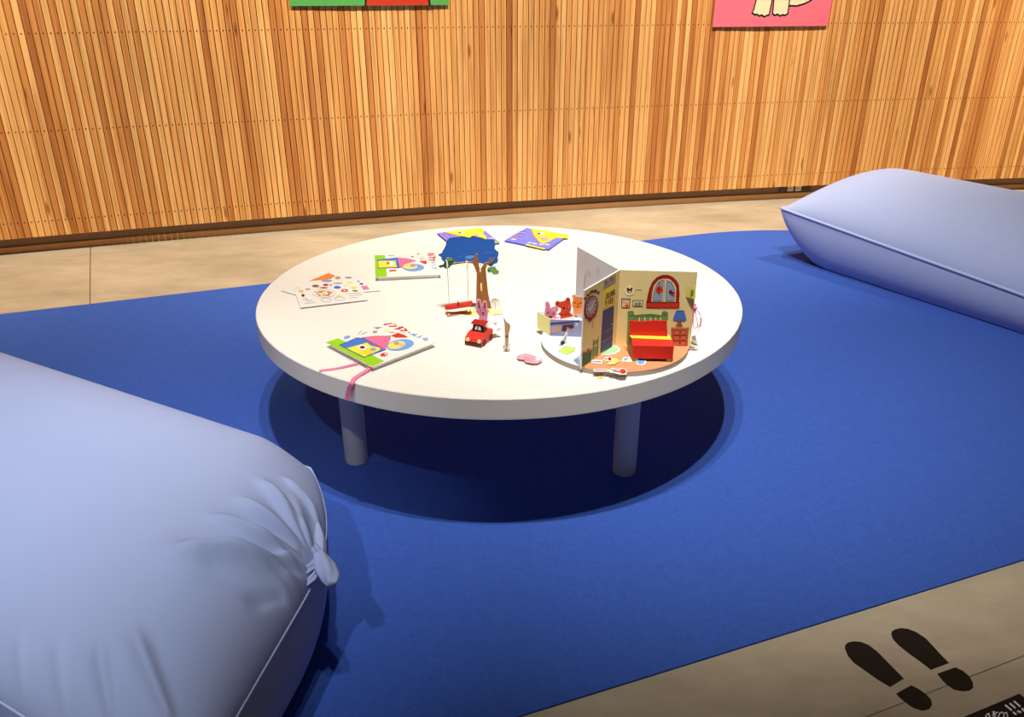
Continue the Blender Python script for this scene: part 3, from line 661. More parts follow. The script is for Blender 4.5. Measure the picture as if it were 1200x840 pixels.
def artC(ar):
    c = crop(660, 290, 5.6)
    win = [(673+x, y) for x, y in []]
    ar.line(c((135, 270), (140, 190), (155, 155), (170, 160), (180, 190)), .45, 'pencil', 1); ar.line(c((142, 270), (147, 195), (160, 168), (175, 190)), .3, 'pencil', 1)
    ar.line(ell(*c((228, 150))[0], 1.5, 3.2, 14), .35, 'pencil', 1, True); ar.line(c((228, 175), (232, 215)), .3, 'pencil', 1)
    for y in (60, 95): ar.line(c((110, y), (160, y+22)), .25, 'pencil', 1)
panel(dB, nB, HW, HG, artB)
panel(dA, nA, HW, HG, artA)
panel(dC, nC, M('house_room_grey', (206, 200, 204), .5, .03, 20), HG, artC)
# yellow flap at the free edge of the right wall
o = hub+nB*.003
m = MB(); q = [on(x, y, o, nB) for x, y in cw((958, 290), (1085, 288), (1078, 440), (958, 432))]
m.grid([[q[0], q[0]+(q[1]-q[0])*.5+nB*.008, q[1]+nB*.012], [q[3], q[3]+(q[2]-q[3])*.5+nB*.008, q[2]+nB*.012]], M('paint_flap', (226, 216, 96), .5))
ar = planeart(m, o+nB*.011, nB); ar.ell(*cw((1040, 365))[0], 1.9, 2.8, 'green', 1); m.build('flap', house)
# ribbon bow tied at that edge, and a little white paper catch under it
fr = lambda x, y, k=.0: on(795+x/11.2, 340+y/11.2, hub+dB*1.03-nB*0+nB*k, nB)
m = ribbon(smooth_path([fr(222, 175, .004), fr(218, 235, .006), fr(200, 300, .008), fr(190, 420, .010), fr(200, 485, .012), fr(225, 495, .012), fr(255, 470, .010), fr(245, 400, .008), fr(225, 300, .006), fr(220, 240, .004)]), .0045, RIB)
m.build('ribbon', house)
m = ribbon(smooth_path([fr(222, 240, .006), fr(260, 280, .01), fr(288, 330, .014), fr(295, 400, .014), fr(280, 480, .012), fr(242, 575, .010)]), .004, RIB); m.build('ribbon', house)
k_ = MB().tube([fr(200, 225, .005), fr(222, 235, .007), fr(245, 228, .005)], [.003, .005, .003], RIB, 8); k_.build('ribbon_knot', house, smooth=True)
m = MB(); q = [on(795+x/11.2, 340+y/11.2, hub+dB*1.02, nB) for x, y in [(175, 600), (225, 590), (240, 680), (270, 735), (200, 720), (170, 695)]]
m.prism(q, nB*.0015, P('white')); planeart(m, hub+dB*1.02+nB*.0016, nB).poly([(795+x/11.2, 340+y/11.2) for x, y in [(172, 660), (200, 690), (240, 712), (240, 724), (195, 718), (170, 700)]], 'olive', 1); m.build('paper_catch', house)
# pop-up bed against the right wall
bed = MB()
bedroot = bpy.data.objects.new('pop_up_bed', None); COL.objects.link(bedroot); bedroot.parent = house
pb = at(762, 412, FT); bedroot.location = Vector((pb.x, pb.y, FT))-house.location
oh = hub+nB*.055
hl = [on(x, y, oh, nB) for x, y in cd((112, 590), (130, 130), (140, 118), (205, 118), (215, 175), (330, 165), (460, 158), (605, 180), (615, 130), (640, 118), (690, 135), (690, 235), (670, 300), (680, 600))]
for p in hl: p.z = max(p.z, FT+.001)
m = MB(); m.prism(hl, -nB*.003, P('green'), P('darkgreen')); ar = planeart(m, oh, nB)
ar.line(cd((130, 235), (130, 130), (140, 118), (205, 118), (215, 180), (330, 165), (460, 158), (605, 180), (615, 130), (640, 118), (690, 135), (690, 235)), .5, 'darkgreen', 2)
ar.line(cd((215, 205), (330, 190), (460, 185), (605, 205)), .4, 'darkgreen', 2)
for x in (290, 368, 448, 520, 588): ar.line(cd((x, 205), (x, 250)), 1.4, 'paleyellow', 3)
ar.line(cd((150, 180), (200, 170)), .6, 'darkgreen', 2); ar.line(cd((625, 165), (685, 165)), .6, 'darkgreen', 2)
m.build('headboard', bedroot)
m = MB(); ar_pts = [on(x, y, oh+nB*.002, nB) for x, y in cd((150, 240), (320, 255), (500, 240), (675, 245), (690, 520), (210, 520), (150, 520))]
m.prism(ar_pts, nB*.003, P('red')); m.build('blanket_back', bedroot)
# mattress box: top slopes from behind the yellow band to the foot edge
zt = FT+.052; ft = FT+.010
tl_, tr_ = at(*cd((135, 425))[0], zt+.004), at(*cd((700, 440))[0], zt+.004)
ml, mr = at(*cd((180, 490))[0], zt), at(*cd((748, 515))[0], zt); nl, nr = at(*cd((200, 598))[0], zt-.002), at(*cd((778, 612))[0], zt-.002)
bl, br = Vector((nl.x, nl.y, ft)), Vector((nr.x, nr.y, ft)); btl, btr = Vector((tl_.x, tl_.y, ft)), Vector((tr_.x, tr_.y, ft))
m = MB(); m.face([ml, mr, nr, nl], P('red')); m.face([nl, nr, br, bl], P('red')); m.face([ml, nl, bl, btl, tl_], P('brown')); m.face([mr, nr, br, btr, tr_], P('darkred'))
m.face([tl_, tr_, mr, ml], P('yellow')); m.face([btl, btr, br, bl], P('maroon')); m.face([tl_, tr_, btr, btl], P('red'))
up = Vector((0, 0, .0006))
m.face([tl_+up+(tr_-tl_)*.05, tr_+up, tr_+up+(mr-tr_)*.3, tl_+up+(ml-tl_)*.3+(tr_-tl_)*.08], P('palepink'))
m.build('mattress', bedroot)
for p in (bl, br):
    d = (br-bl).normalized()*.018; s = d if p is bl else -d
    m = MB(); m.prism([p+Vector((0, 0, 0)), p+s, p+s*.9-Vector((0, 0, ft-FT-.001)), p+s*.1-Vector((0, 0, ft-FT-.001))], (btl-bl).normalized()*.004, P('olive')); m.build('leg', bedroot)
# pop-up tub of the blue room
tub = bpy.data.objects.new('pop_up_tub', None); COL.objects.link(tub); tub.parent = house
ct = crop(622, 335, 14)
e0 = at(*ct((310, 815))[0], FT+.001); e1_ = at(*ct((100, 690))[0], FT+.001); f1_ = at(*ct((560, 825))[0], FT+.001)
pr_ = on(692, 391, e0, perp(f1_-e0, front)); pr_.z = FT+.001
tub.location = Vector((e0.x, e0.y, FT))-house.location
hT = .054
dx = (Vector((pr_.x, pr_.y, 0))-Vector((e0.x, e0.y, 0))).normalized(); dx.z = 0
nT = perp(dx, front); Lt = .125
back = (e1_-e0); back.z = 0; bl_ = back.length; back.normalize()
TUBS = M('tub_side', (150, 146, 168), .5, .12, 40)
m = MB(); p0 = e0
m.prism([p0, p0+dx*Lt, p0+dx*Lt+Vector((0, 0, hT)), p0+Vector((0, 0, hT))], -nT*.002, TUBS)
ar = planeart(m, p0+nT*.0002, nT)
ar.poly(ct((320, 605), (800, 560), (800, 600), (325, 640)), 'navy', 1); ar.poly(ct((335, 660), (400, 655), (395, 770), (340, 770)), 'rose', 1); ar.poly(ct((410, 660), (480, 650), (475, 760), (410, 765)), 'woodtan', 1)
ar.line(ct((330, 780), (560, 800)), .5, 'pencil', 1)
ar.poly(ct((525, 640), (700, 625), (710, 690), (640, 700), (600, 660), (580, 740), (505, 740)), 'maroon', 2)
ar.line(ct((730, 600), (780, 610), (740, 650)), .8, 'paper', 2)
m.build('side_panel', tub)
m = MB(); m.prism([p0, p0+back*bl_, p0+back*bl_+Vector((0, 0, hT+.002)), p0+Vector((0, 0, hT+.002))], dx*.002, P('paleyellow')); m.build('end_panel', tub)
m = MB(); m.prism([p0+back*bl_, p0+back*bl_+dx*Lt, p0+back*bl_+dx*Lt+Vector((0, 0, hT)), p0+back*bl_+Vector((0, 0, hT))], nT*.002, P('paleblue')); m.build('back_panel', tub)
m = MB()
i0, i1 = p0+dx*.004+back*.003, p0+back*(bl_-.003)+dx*.004
m.prism([v+Vector((0, 0, hT-.010)) for v in (i0, i0+dx*(Lt-.006), i1+dx*(Lt-.006), i1)], (0, 0, .002), P('paper')); m.build('water_sheet', tub)
# small pop-up stool beside the left wall
st = MB(); s0 = at(*cg((620, 515))[0], FT); sx = dA.normalized()*.03; sy = -nA*.026
sb = hub+dA*.78-nA*.004
st.box(sb-Vector((0, 0, 0))+Vector((0, 0, .0006)), -dA.normalized()*.04, -nA*.02, Vector((0, 0, .030)), P('grey'))
st.box(sb+Vector((0, 0, .0306)), -dA.normalized()*.042, -nA*.022, Vector((0, 0, .006)), P('paper')); st.build('pop_up_stool', house)

# ================================================================== PAPER DOLLS AND CUT-OUTS (standing cards)
def standing(name, outline, y_or_plane, base, label, cat, art=None, th=.0016, foot=None, rim=None):
    """outline: photo points on a standing card through ground point `foot` facing n"""
    o, n_ = y_or_plane; n_ = Vector(n_).normalized(); q = [on(x, y, o, n_) for x, y in outline]
    m = MB(); m.prism([p-n_*th for p in q], n_*th, P(base), P('white'))
    if art: art(planeart(m, o, n_))
    return m, q
def stand_thing(name, outline, pl, base, label, cat, art, zmin=None, group=None):
    m, q = standing(name, outline, pl, base, label, cat, art)
    if zmin is not None:
        for v in m.v: v.z = max(v.z, zmin)
    return tag(m.build(name), label, cat, group)
cb_ = crop(622, 335, 14)
iw = p0+dx*0
def inside(fr_, across): return p0+dx*(Lt*fr_)+back*(bl_*across)
zin = FT+hT-.0075
bun = cb_((222, 500), (225, 420), (238, 330), (232, 275), (260, 252), (300, 262), (320, 320), (325, 370), (350, 345), (400, 330), (450, 365), (460, 400), (430, 430), (420, 500), (450, 560), (300, 560))
def art_b1(ar):
    ar.poly(cb_((240, 490), (238, 420), (250, 330), (245, 285), (270, 265), (298, 280), (310, 340), (320, 385), (370, 350), (430, 370), (440, 395), (405, 425), (405, 500), (380, 520), (280, 515)), 'rose', 1)
    ar.poly(cb_((255, 400), (262, 330), (258, 290), (275, 280), (292, 330), (296, 390)), 'pink', 2); ar.poly(cb_((330, 395), (380, 365), (425, 378), (380, 410)), 'palepink', 2)
    for x, y in [(280, 435), (375, 455)]: ar.ell(*cb_((x, y))[0], .9, 1.2, 'maroon', 3)
    ar.ell(*cb_((318, 455))[0], .7, .6, 'red', 3); ar.poly(cb_((285, 495), (365, 490), (340, 530), (300, 525)), 'maroon', 2)
stand_thing('paper_doll', bun, (inside(.22, .45), nT), 'palepink', 'small pink paper rabbit doll sitting in the tub, ears up', 'paper doll', art_b1, zin)
br1 = cb_((395, 280), (410, 245), (440, 235), (480, 255), (560, 235), (580, 190), (620, 178), (655, 210), (655, 250), (672, 330), (665, 400), (650, 440), (715, 480), (710, 540), (460, 560), (465, 500), (430, 460), (480, 420), (490, 370), (430, 345), (400, 320))
def art_b2(ar):
    ar.poly(cb_((402, 285), (415, 255), (440, 245), (478, 262), (562, 245), (585, 200), (618, 190), (645, 215), (648, 255), (662, 330), (655, 395), (638, 440), (700, 485), (660, 505), (480, 540), (490, 490), (450, 455), (490, 425), (500, 370), (432, 338), (408, 318)), 'bear', 1)
    ar.ell(*cb_((545, 360))[0], 1.3, 1.1, 'black', 2); ar.ell(*cb_((600, 375))[0], .6, .6, 'maroon', 2); ar.line(cb_((575, 440), (600, 425)), .5, 'maroon', 2); ar.line(cb_((470, 465), (560, 470), (640, 450)), .45, 'maroon', 2)
    ar.ell(*cb_((440, 285))[0], 1.5, 1.6, 'darkred', 2); ar.ell(*cb_((615, 225))[0], 1.4, 1.4, 'darkred', 2); ar.line(cb_((620, 320), (625, 345)), .6, 'palepink', 2)
stand_thing('paper_doll', br1, (inside(.5, .42), nT), 'white', 'red paper bear doll in the middle of the tub', 'paper doll', art_b2, zin)
br2 = cb_((672, 270), (690, 215), (672, 170), (690, 140), (735, 142), (760, 165), (830, 165), (900, 200), (910, 300), (880, 360), (900, 470), (690, 480), (690, 380), (672, 320))
def art_b3(ar):
    ar.poly(cb_((682, 270), (700, 215), (682, 175), (695, 150), (730, 152), (755, 178), (830, 178), (890, 210), (900, 300), (870, 350), (890, 460), (705, 470), (700, 370), (682, 310)), 'bearorange', 1)
    ar.poly(cb_((705, 350), (800, 360), (880, 350), (890, 460), (705, 470)), 'peach', 2); ar.ell(*cb_((708, 170))[0], 1.3, 1.3, 'tan', 2)
    for x, y in [(725, 278), (770, 298), (815, 280)]: ar.ell(*cb_((x, y))[0], .8, .9, 'black', 2)
    ar.line(cb_((740, 340), (800, 345)), .5, 'maroon', 2)
stand_thing('paper_doll', br2, (inside(.78, .75), nT), 'white', 'orange paper bear doll partly hidden behind the clock wall', 'paper doll', art_b3, zin)

# ---- loose paper pieces
def loose(outline, z, base, name, label, art=None, th=.0012, cat='paper piece', tilt=0, group=None):
    q = [at(x, y, z+th+tilt*i_) for i_, (x, y) in enumerate(outline)] if tilt else [at(x, y, z+th) for x, y in outline]
    m = MB(); m.prism([p-Vector((0, 0, th)) for p in q], (0, 0, th), P(base), P('white'))
    if art: art(flatart(m, z+th))
    return tag(m.build(name), label, cat, group)
ZF = FT+.0015
def A(*ops):
    def f_(ar):
        for o_ in ops: ar.ell(*o_) if o_[0] is not None and len(o_) >= 5 and not isinstance(o_[0], list) else ar.line(*o_)
    return f_
X = lambda *p: cm(*p)
loose(X((232, 300), (270, 285), (400, 290), (412, 300), (405, 345), (380, 352), (250, 328)), ZF, 'white', 'paper_cutout', 'white cut-out with a violet bar, on the orange floor by the toy box', lambda ar: (ar.line(X((258, 308), (390, 328)), 1.4, 'slate', 1), ar.line(X((300, 318), (390, 318)), .6, 'violet', 2)))
loose(X((425, 275), (470, 240), (500, 250), (520, 230), (560, 240), (568, 300), (520, 312), (430, 292)), ZF, 'white', 'paper_cutout', 'white cut-out with a red disc, beside the green half-round mat', lambda ar: (ar.ell(*X((528, 272))[0], 2, 2.2, 'darkred', 1), ar.line(X((445, 272), (490, 272)), 1, 'maroon', 1)))
loose(X((490, 345), (560, 310), (570, 260), (620, 265), (690, 300), (670, 315), (600, 355), (500, 358)), ZF+.0016, 'paleyellow', 'paper_cutout', 'pale yellow cut-out on the orange floor, touching the red disc piece', lambda ar: ar.poly(X((510, 345), (570, 318), (610, 275), (670, 300), (590, 345)), 'yellow', 1))
loose(X((705, 310), (740, 245), (850, 245), (885, 285), (870, 320)), ZF, 'white', 'paper_cutout', 'white cut-out with a violet patch, at the left foot of the bed', lambda ar: ar.poly(X((735, 300), (760, 258), (835, 262), (780, 300)), 'slate', 1))
loose(X((940, 290), (980, 272), (1080, 265), (1100, 280), (1085, 350), (1020, 375), (950, 360)), ZF, 'white', 'paper_cutout', 'white cut-out with a blue blob, in front of the bed', lambda ar: ar.poly(X((958, 300), (990, 285), (1075, 280), (1070, 330), (1020, 360), (965, 350)), 'skyblue', 1))
loose(X((508, 440), (570, 412), (640, 425), (720, 415), (780, 430), (802, 465), (780, 515), (690, 518), (600, 490), (520, 482)), ZF+.002, 'white', 'paper_cutout', 'white cut-out with a long red shape, on the near rim of the house disc', lambda ar: (ar.ell(*X((735, 470))[0], 3.6, 2.9, 'red', 2), ar.line(X((580, 460), (700, 478)), 1.6, 'darkred', 1), ar.line(X((530, 440), (710, 440)), .8, 'grey', 1.5)))
loose(X((270, 430), (500, 430), (505, 470), (275, 468)), ZF, 'white', 'paper_cutout', 'thin white strip cut-out at the front of the orange floor', lambda ar: ar.line(X((290, 447), (490, 452)), .8, 'maroon', 1))
loose(X((345, 470), (400, 455), (410, 510), (450, 580), (410, 602), (310, 590), (350, 540)), TZ+.0005, 'white', 'paper_cutout', 'tiny white and gold cut-out on the table in front of the house disc', lambda ar: (ar.poly(X((365, 520), (400, 520), (440, 580), (400, 595), (318, 585)), 'tan', 1), ar.line(X((370, 480), (375, 515)), .8, 'pencil', 1)))
loose(X((420, 490), (480, 482), (490, 515), (440, 530)), TZ+.004, 'white', 'paper_cutout', 'tiny white ring cut-out next to the gold one', lambda ar: (ar.ell(*X((455, 502))[0], 1.5, 1, 'pencil', 1), ar.ell(*X((455, 502))[0], .7, .5, 'white', 2)))
# spoon-shaped paper leaning on the tub
sp0 = at(*cg((400, 345))[0], FT); spn = Vector((.75, -.66, 0)).normalized()
m, q = standing('p', cg((355, 355), (375, 270), (420, 235), (470, 130), (492, 120), (490, 180), (465, 290), (420, 345)), (sp0, spn), 'white', '', '', lambda ar: (ar.ell(*cg((410, 310))[0], 2.2, 3.2, 'black', 1, 20), ar.line(cg((425, 270), (470, 190)), .8, 'grey', 1)))
for v in m.v: v.z = max(v.z, FT+.0008)
tag(m.build('paper_cutout'), 'white cut-out with a black tip standing on the pale blue floor', 'paper piece')

# ---- pink flat figure and tan folded figure on the table
ck = crop(580, 365, 12.92)
loose(ck((325, 680), (370, 650), (415, 650), (440, 630), (520, 640), (600, 670), (640, 680), (700, 700), (720, 735), (640, 775), (560, 775), (460, 755), (440, 720), (370, 715)), TZ+.008, 'palepink', 'paper_cutout', 'pink paper figure lying flat on the open tabletop left of the house', lambda ar: (ar.poly(ck((345, 680), (420, 660), (450, 640), (520, 650), (600, 685), (600, 730), (560, 755), (480, 740), (440, 710), (375, 700)), M('paint_blush', (242, 160, 178), .5), 1), ar.poly(ck((615, 690), (690, 705), (700, 735), (625, 750)), 'paper', 2), ar.line(ck((440, 690), (590, 715)), .5, 'pink', 2), ar.line(ck((460, 720), (560, 745)), .5, 'pink', 2)), th=.002)
tf = at(594, 412.5, TZ); tn = Vector((.25, -1, 0)).normalized()
fig = ck((128, 80), (150, 110), (170, 150), (225, 190), (238, 235), (215, 330), (205, 480), (230, 500), (225, 550), (190, 575), (170, 545), (120, 560), (110, 530), (145, 500), (148, 300), (140, 180))
m, q = standing('p', fig, (tf, tn), 'white', '', '', lambda ar: (ar.poly(ck((150, 170), (175, 155), (222, 195), (232, 235), (208, 330), (200, 490), (190, 560), (160, 530), (150, 300)), 'woodtan', 1), ar.ell(*ck((180, 375))[0], 1.2, 1.4, 'darkbrown', 2), ar.poly(ck((135, 100), (150, 120), (168, 155), (148, 175)), 'grey', 1), ar.ell(*ck((135, 530))[0], 1, 1.2, 'lilac', 1)))
tag(m.build('paper_cutout'), 'narrow tan paper figure standing alone between car and house', 'paper piece')

# ---- red paper car
cc_ = crop(505, 345, 12)
fL, fR = at(545.2, 404.2, TZ), at(564.5, 407.8, TZ)
ex = (fR-fL); W_ = ex.length; ex.normalize(); ey = Vector((-ex.y, ex.x, 0))
ez = Vector((0, 0, 1))
car = empty('paper_car', (fL+fR)/2+ey*.04, 'small red folded paper car in front of the tree', 'toy car')
def cp(u, v, w): return fL+ex*(u*W_)+ey*v+ez*w
prof_c = [(0, .002), (-.003, .016), (.002, .026), (.014, .033), (.030, .036), (.032, .0365), (.075, .036), (.082, .026), (.082, .002)]
m = MB(); CR = P('red')
m.prism([cp(0, a_, b_) for a_, b_ in prof_c], ex*W_, CR)
ar = Art(m, lambda u, v, l: cp(u, -.0032-l*.5+(.0005 if v > .016 else 0), v))
m.face([cp(.0, -.0005-.0012, .0035), cp(1, -.0017, .0035), cp(1, -.0036, .0145), cp(0, -.0036, .0145)], P('maroon'))
m.face([cp(.06, -.0042, .011), cp(.94, -.0042, .011), cp(.94, -.0044, .015), cp(.06, -.0044, .015)], P('black'))
for v_ in (.018, .064):
    m.tube([cp(1.0, v_, .011), cp(1.03, v_, .011)], .010, P('black'), 16); m.tube([cp(-.03, v_, .011), cp(0, v_, .011)], .010, P('black'), 16)
m.build('body', car)
for u_ in (.17, .86):
    m = MB(); m.tube([cp(u_, .0015, .0205), cp(u_, -.0035, .0205)], .0058, P('paleyellow'), 16); m.build('headlight', car)
m = MB(); m.prism([cp(.14, .032, .0365), cp(.86, .032, .0365), cp(.80, .036, .060), cp(.2, .036, .060)], ey*.002, P('black'))
m.face([cp(.32, .0315, .043), cp(.68, .0315, .043), cp(.65, .0338, .054), cp(.35, .0338, .054)], P('paper')); m.face([cp(.42, .0308, .046), cp(.58, .0308, .046), cp(.56, .0324, .052), cp(.44, .0324, .052)], P('grey'))
m.build('windscreen', car)
m = MB(); m.prism([cp(.1, .031, .060), cp(.92, .031, .060), cp(.95, .055, .064), cp(.12, .055, .064)], ez*.003, P('darkred'), P('red')); m.build('roof', car)
# rabbit doll riding in the car
o_ = cp(.8, .062, 0); pl_ = (o_, front)
rb = cc_((632, 250), (640, 205), (632, 150), (645, 75), (675, 60), (705, 90), (715, 150), (730, 100), (760, 82), (785, 105), (795, 200), (812, 235), (800, 290), (790, 420), (650, 430), (680, 300))
def art_rb(ar):
    ar.poly(cc_((645, 245), (652, 205), (645, 150), (655, 90), (675, 75), (695, 100), (705, 165), (728, 165), (740, 110), (760, 95), (775, 115), (780, 200), (795, 240), (785, 290), (778, 410), (665, 420), (690, 300)), 'rose', 1)
    for a_ in [((668, 110), (680, 190)), ((758, 125), (755, 195))]: ar.line(cc_(*a_), 1.5, 'maroon', 2)
    ar.poly(cc_((710, 250), (755, 250), (735, 290)), 'maroon', 2); 
    for x, y in [(695, 225), (765, 225)]: ar.ell(*cc_((x, y))[0], .6, .7, 'black', 2)
    ar.poly(cc_((690, 305), (780, 305), (778, 410), (668, 418)), 'palepink', 1.5)
m, q = standing('p', rb, pl_, 'palepink', '', '', art_rb)
for v in m.v: v.z = max(v.z, TZ+.037)
tag(m.build('paper_doll'), 'pink paper rabbit doll standing up in the red car, before the trunk', 'paper doll')
o_ = at(580, 399, TZ)
wc = cc_((735, 440), (790, 420), (860, 375), (945, 372), (935, 440), (995, 465), (990, 500), (930, 530), (850, 570), (800, 600), (790, 640), (740, 560), (760, 500))
LEAN = Vector((0, -1, .75)).normalized()
def art_w(ar):
    ar.poly(cc_((870, 400), (930, 385), (920, 440), (890, 430)), 'lilac', 1); ar.poly(cc_((930, 480), (985, 470), (980, 500), (925, 520)), 'palepink', 1)
    ar.line(cc_((755, 450), (800, 425), (860, 390)), .35, 'pencil', 1); ar.line(cc_((920, 530), (850, 565), (800, 570)), .3, 'pencil', 1)
m, q = standing('p', wc, (o_, LEAN), 'white', '', '', art_w)
zlow = min(v.z for v in m.v)
ft_ = MB; m.prism([on(*p, o_, LEAN) for p in cc_((795, 600), (815, 590), (820, 650), (800, 655))], (0, .0016, 0), P('white'))
for v in m.v: v.z = max(v.z, TZ+.001)
tag(m.build('paper_cutout'), 'white paper cut-out with faint grey lines, right behind the red car', 'paper piece')

# ---- blue tree with its stand, and the swing hung from its branch
TY = at(560, 366.5, TZ); tree_pl = (TY, front)
tree = empty('paper_tree', (TY.x, TY.y, TZ), 'standing paper tree with a blue crown and brown trunk on the white table', 'paper tree')
ctr_ = crop(510, 270, 14)
def fuzzy(pts, amp=.0, n=3):
    return pts
crown = ctr_((60, 410), (55, 395), (85, 380), (110, 375), (120, 345), (150, 300), (165, 270), (182, 225), (180, 200), (205, 160), (240, 125), (300, 120), (340, 112), (390, 112), (420, 100), (470, 98), (520, 115), (560, 125), (600, 95), (650, 92), (700, 112), (760, 122), (830, 150), (900, 148), (960, 150), (975, 180), (975, 300), (1000, 330), (1032, 350), (1035, 400), (1020, 440), (1032, 490), (1010, 535), (960, 545), (940, 580), (900, 585), (860, 560), (700, 530), (480, 520), (250, 520), (160, 520), (110, 480), (100, 430))
def card(name, pts, m_, off, parent, art=None, th=.002, pl=tree_pl):
    n_ = Vector(pl[1]).normalized(); o2 = pl[0]+n_*off
    q = [on(x, y, o2, n_) for x, y in pts]; mb = MB(); mb.prism([p-n_*th for p in q], n_*th, P(m_), P('white'))
    if art: art(planeart(mb, o2, n_))
    for v in mb.v: v.z = max(v.z, TZ+.0008)
    return mb.build(name, parent)
ctk = crop(500, 250, 6.667)
def art_crown(ar):
    ar.line(crown, .5, 'navy', 1, True)
    ar.line(ctr_((370, 430), (430, 425), (480, 390), (560, 375), (690, 360)), .35, 'skyblue', 1); ar.line(ctr_((800, 370), (950, 355)), .35, 'skyblue', 1); ar.poly(ctr_((490, 430), (560, 405), (650, 405), (640, 440), (560, 470), (500, 460)), 'skyblue', 1); ar.line(ctr_((530, 405), (640, 395)), .6, 'navy', 2)
    for k in range(14): x = 230+k*55; ar.line(ctr_((x, 190+(k % 3)*40), (x+18, 300+(k % 4)*20)), .3, 'blue', 1)
card('crown', crown, 'treeblue', .002, tree, art_crown)
trunk = [*ctr_((640, 470), (670, 385), (695, 385), (700, 480), (720, 600), (740, 640), (800, 540), (880, 510), (900, 450), (920, 455), (915, 505), (975, 440), (980, 455), (930, 530), (850, 570), (830, 640), (840, 760)), *ctk((480, 620), (505, 742), (440, 745), (385, 745), (388, 620), (390, 500)), *ctr_((680, 700), (640, 590), (610, 540), (480, 535), (300, 560), (240, 590), (230, 575), (340, 525), (500, 515), (600, 505))]
card('trunk', trunk, 'brown', .005, tree, lambda ar: (ar.line(ctk((415, 480), (412, 560), (420, 740)), .4, 'darkbrown', 1), ar.poly(ctk((418, 545), (432, 540), (434, 600), (426, 612), (420, 590)), 'cream', 1), ar.line(ctk((450, 430), (465, 560), (470, 730)), .35, 'darkbrown', 1), ar.line(ctk((395, 390), (410, 450)), .4, 'darkbrown', 1), ar.poly(ctr_((710, 535), (772, 535), (750, 600), (750, 680), (730, 680), (725, 600)), 'paper', 1)))
card('leaf_clump', ctr_((55, 590), (70, 570), (130, 560), (160, 500), (180, 445), (230, 440), (300, 470), (320, 510), (300, 540), (250, 570), (240, 610), (180, 630), (130, 600), (80, 615)), 'darkgreen', .008, tree, lambda ar: ar.poly(ctr_((165, 490), (190, 455), (235, 452), (300, 490), (230, 500)), 'green', 1))
card('leaf_clump', ctr_((850, 650), (865, 610), (920, 590), (990, 595), (1005, 640), (1045, 660), (1045, 710), (1000, 725), (950, 725), (925, 690), (870, 695)), 'green', .008, tree, lambda ar: ar.ell(*ctr_((880, 655))[0], 1.6, .9, 'darkgreen', 1))
# stand: yellow foot strip and white rounded brace
m = MB(); q = [at(x, y, TZ+.0015) for x, y in cc_((400, 300), (520, 195), (640, 205), (1005, 230), (1010, 285), (800, 290), (560, 305))]
m.prism([p-Vector((0, 0, .001)) for p in q], (0, 0, .0018), P('paleyellow'), P('white')); flatart(m, TZ+.0023).line(cc_((880, 285), (1005, 280)), .4, 'olive', 1); m.build('foot_strip', tree)
brace = [*cc_((800, 215)), *[(505+x/12, 345+y/12) for x, y in ell(905, 180, 90, 125, 14, 0, 180, 360)], *cc_((995, 220))]
card('brace', brace, 'paper', -.03, tree, lambda ar: (ar.line(cc_((905, 110), (905, 220)), .35, 'olive', 1), ar.line(cc_((870, 222), (1000, 222)), .35, 'pencil', 1)))
# swing
spl = (TY+Vector((0, -.035, 0)), Vector((-.2, -1, 0)).normalized())
sw = empty('paper_swing', on(537, 358, *spl), 'red paper swing seat hanging by two cords from the tree branch', 'swing')
seat = cc_((200, 165), (220, 160), (560, 108), (572, 130), (565, 160), (540, 165), (290, 205), (210, 208)); q = [on(x, y, *spl) for x, y in seat]
n_ = spl[1]
m = MB(); m.prism([p+n_*.006 for p in q], -n_*.022, P('red')); m.build('seat', sw)
CRD = M('grey_cord', (170, 166, 160), .8)
for tx, bx, by in [((197, 545), 258, 150), ((527, 560), 528, 105)]:
    top = ctr_(tx)[0]; bot = cc_((bx, by))[0]
    pt_, pb_ = on(*top, spl[0], n_), on(*bot, spl[0], n_)
    m = MB(); m.tube([pt_, pb_], .0012, CRD, 6); m.tube([pt_+Vector((0, 0, -.014)), pt_+Vector((0, 0, -.006)), pt_+Vector((0, 0, .004))], [.0022, .0036, .0012], P('paper'), 8); m.tube([pt_+Vector((0, 0, .002)), pt_+Vector((-.003, 0, .014))], [.0028, .0018], P('paper'), 8); m.build('cord', sw)
strip = cc_((205, 262), (500, 218), (560, 225), (568, 245), (500, 262), (300, 295), (240, 308))
loose(strip, TZ+.0024, 'brown', 'paper_cutout', 'brown paper strip with two white holes lying below the swing seat', lambda ar: (ar.ell(*cc_((250, 280))[0], 1, .8, 'white', 1), ar.ell(*cc_((528, 235))[0], 1.3, 1, 'cream', 1)))
pg = cc_((375, 90), (385, 90), (400, 150), (385, 165), (370, 150)); 
m = MB(); qq = [on(x, y, spl[0]+n_*.0075, n_) for x, y in pg]; m.prism(qq, n_*.001, P('maroon')); m.build('peg', sw)

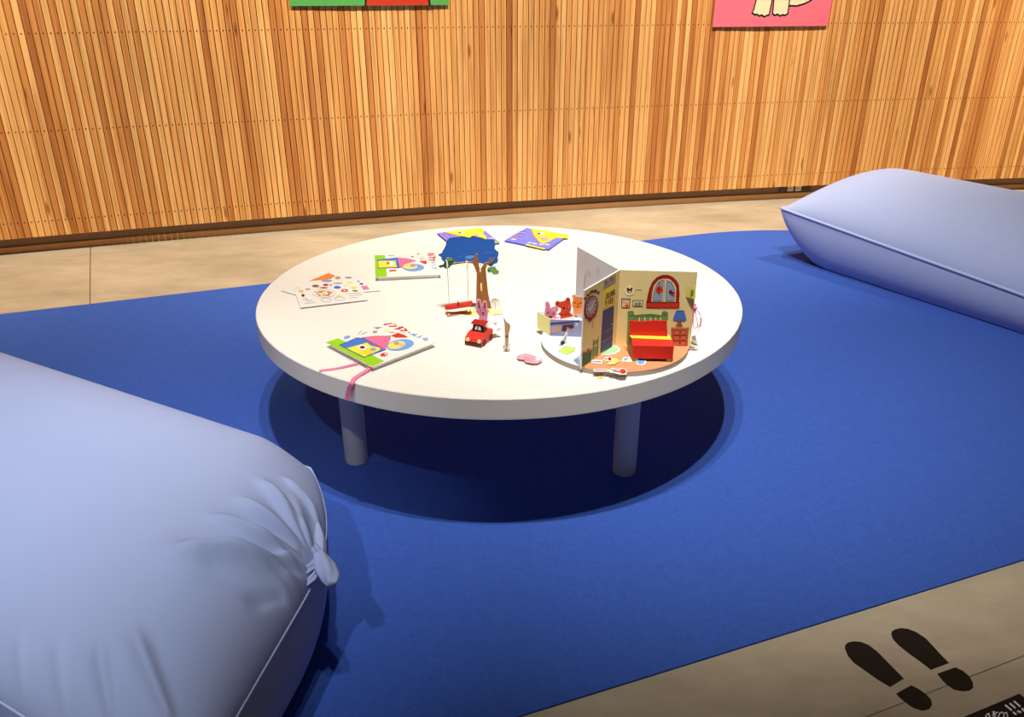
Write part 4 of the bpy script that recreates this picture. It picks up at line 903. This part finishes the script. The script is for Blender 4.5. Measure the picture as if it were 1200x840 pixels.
# ================================================================== LIGHT
def spot(name, loc, tgt, watt, col, size, blend=.6, rad=.04):
    l = bpy.data.lights.new(name, 'SPOT'); o = bpy.data.objects.new(name, l); COL.objects.link(o)
    l.energy = watt; l.color = col; l.spot_size = math.radians(size); l.spot_blend = blend; l.shadow_soft_size = rad
    o.location = loc; o.rotation_euler = (Vector(tgt)-Vector(loc)).to_track_quat('-Z', 'Y').to_euler()
    return o
WARM = (1, .96, .89); WALLC = (1, .86, .68)
for x, dy, tx, w_ in ((-.25, 0, 0, 500), (.1, .1, .35, 540), (.5, 0, 1.3, 740)):
    spot('ceiling_or_fill_spot', (x, .9+dy, 5.2), (tx, 3.4, 0), w_*1.03, WARM, 52, 1.0)
spot('ceiling_or_fill_spot', (-.3, .9, 5.2), (-1.65, 1.8, .3), 520, (.98, .98, 1), 32, 1.0)  # added fill for the left cushion, placed so its shadows match the main spots
spot('ceiling_or_fill_spot', (-1.1, -1.2, 4.4), (-1.2, 1.35, .3), 500, (.98, .98, 1), 28, 1.0)  # added fill from behind the camera, brightens the left cushion's near side
for x in (-4.6, -2.2, .2, 2.6, 5.0):
    a = wall_ang(x); p = wall(a, 1.9, 4.6); q = wall(a, .0, .8)
    spot('wall_washer', p, q, 1000, WALLC, 72, 1.0, .05)
# dim surroundings: the open hall behind the visitor is a little lighter than the ceiling
w = bpy.data.worlds.new('world'); scene.world = w; w.use_nodes = True
nt = w.node_tree; bg = nt.nodes['Background']; tc = nt.nodes.new('ShaderNodeTexCoord'); sx_ = nt.nodes.new('ShaderNodeSeparateXYZ')
nt.links.new(tc.outputs['Generated'], sx_.inputs[0])
mr = nt.nodes.new('ShaderNodeMapRange'); mr.interpolation_type = 'SMOOTHSTEP'
mr.inputs['From Min'].default_value = .1; mr.inputs['From Max'].default_value = -1; mr.inputs['To Min'].default_value = .008; mr.inputs['To Max'].default_value = .085
nt.links.new(sx_.outputs['Y'], mr.inputs['Value']); nt.links.new(mr.outputs['Result'], bg.inputs['Strength'])
bg.inputs['Color'].default_value = (1, .95, .92, 1)
vs = scene.view_settings; vs.view_transform = 'Standard'; vs.look = 'None'; vs.gamma = 1; vs.exposure = 0; vs.use_curve_mapping = False

# ------------------------------------------------------------------ groups of look-alike things
for o in scene.objects:
    l = o.get('label'); k = o.get('category')
    if not l or not k: continue
    g = {'bolster cushion': 'pale blue bolster cushions', 'poster': 'posters on the slatted wall', 'paper doll': 'paper animal dolls', 'sheet': 'sticker sheets in the pile', 'paper piece': 'loose paper cut-outs'}.get(k)
    if k == 'book': g = 'purple picture books' if l.startswith('purple') else 'white and lime picture books'
    if g: o['group'] = g
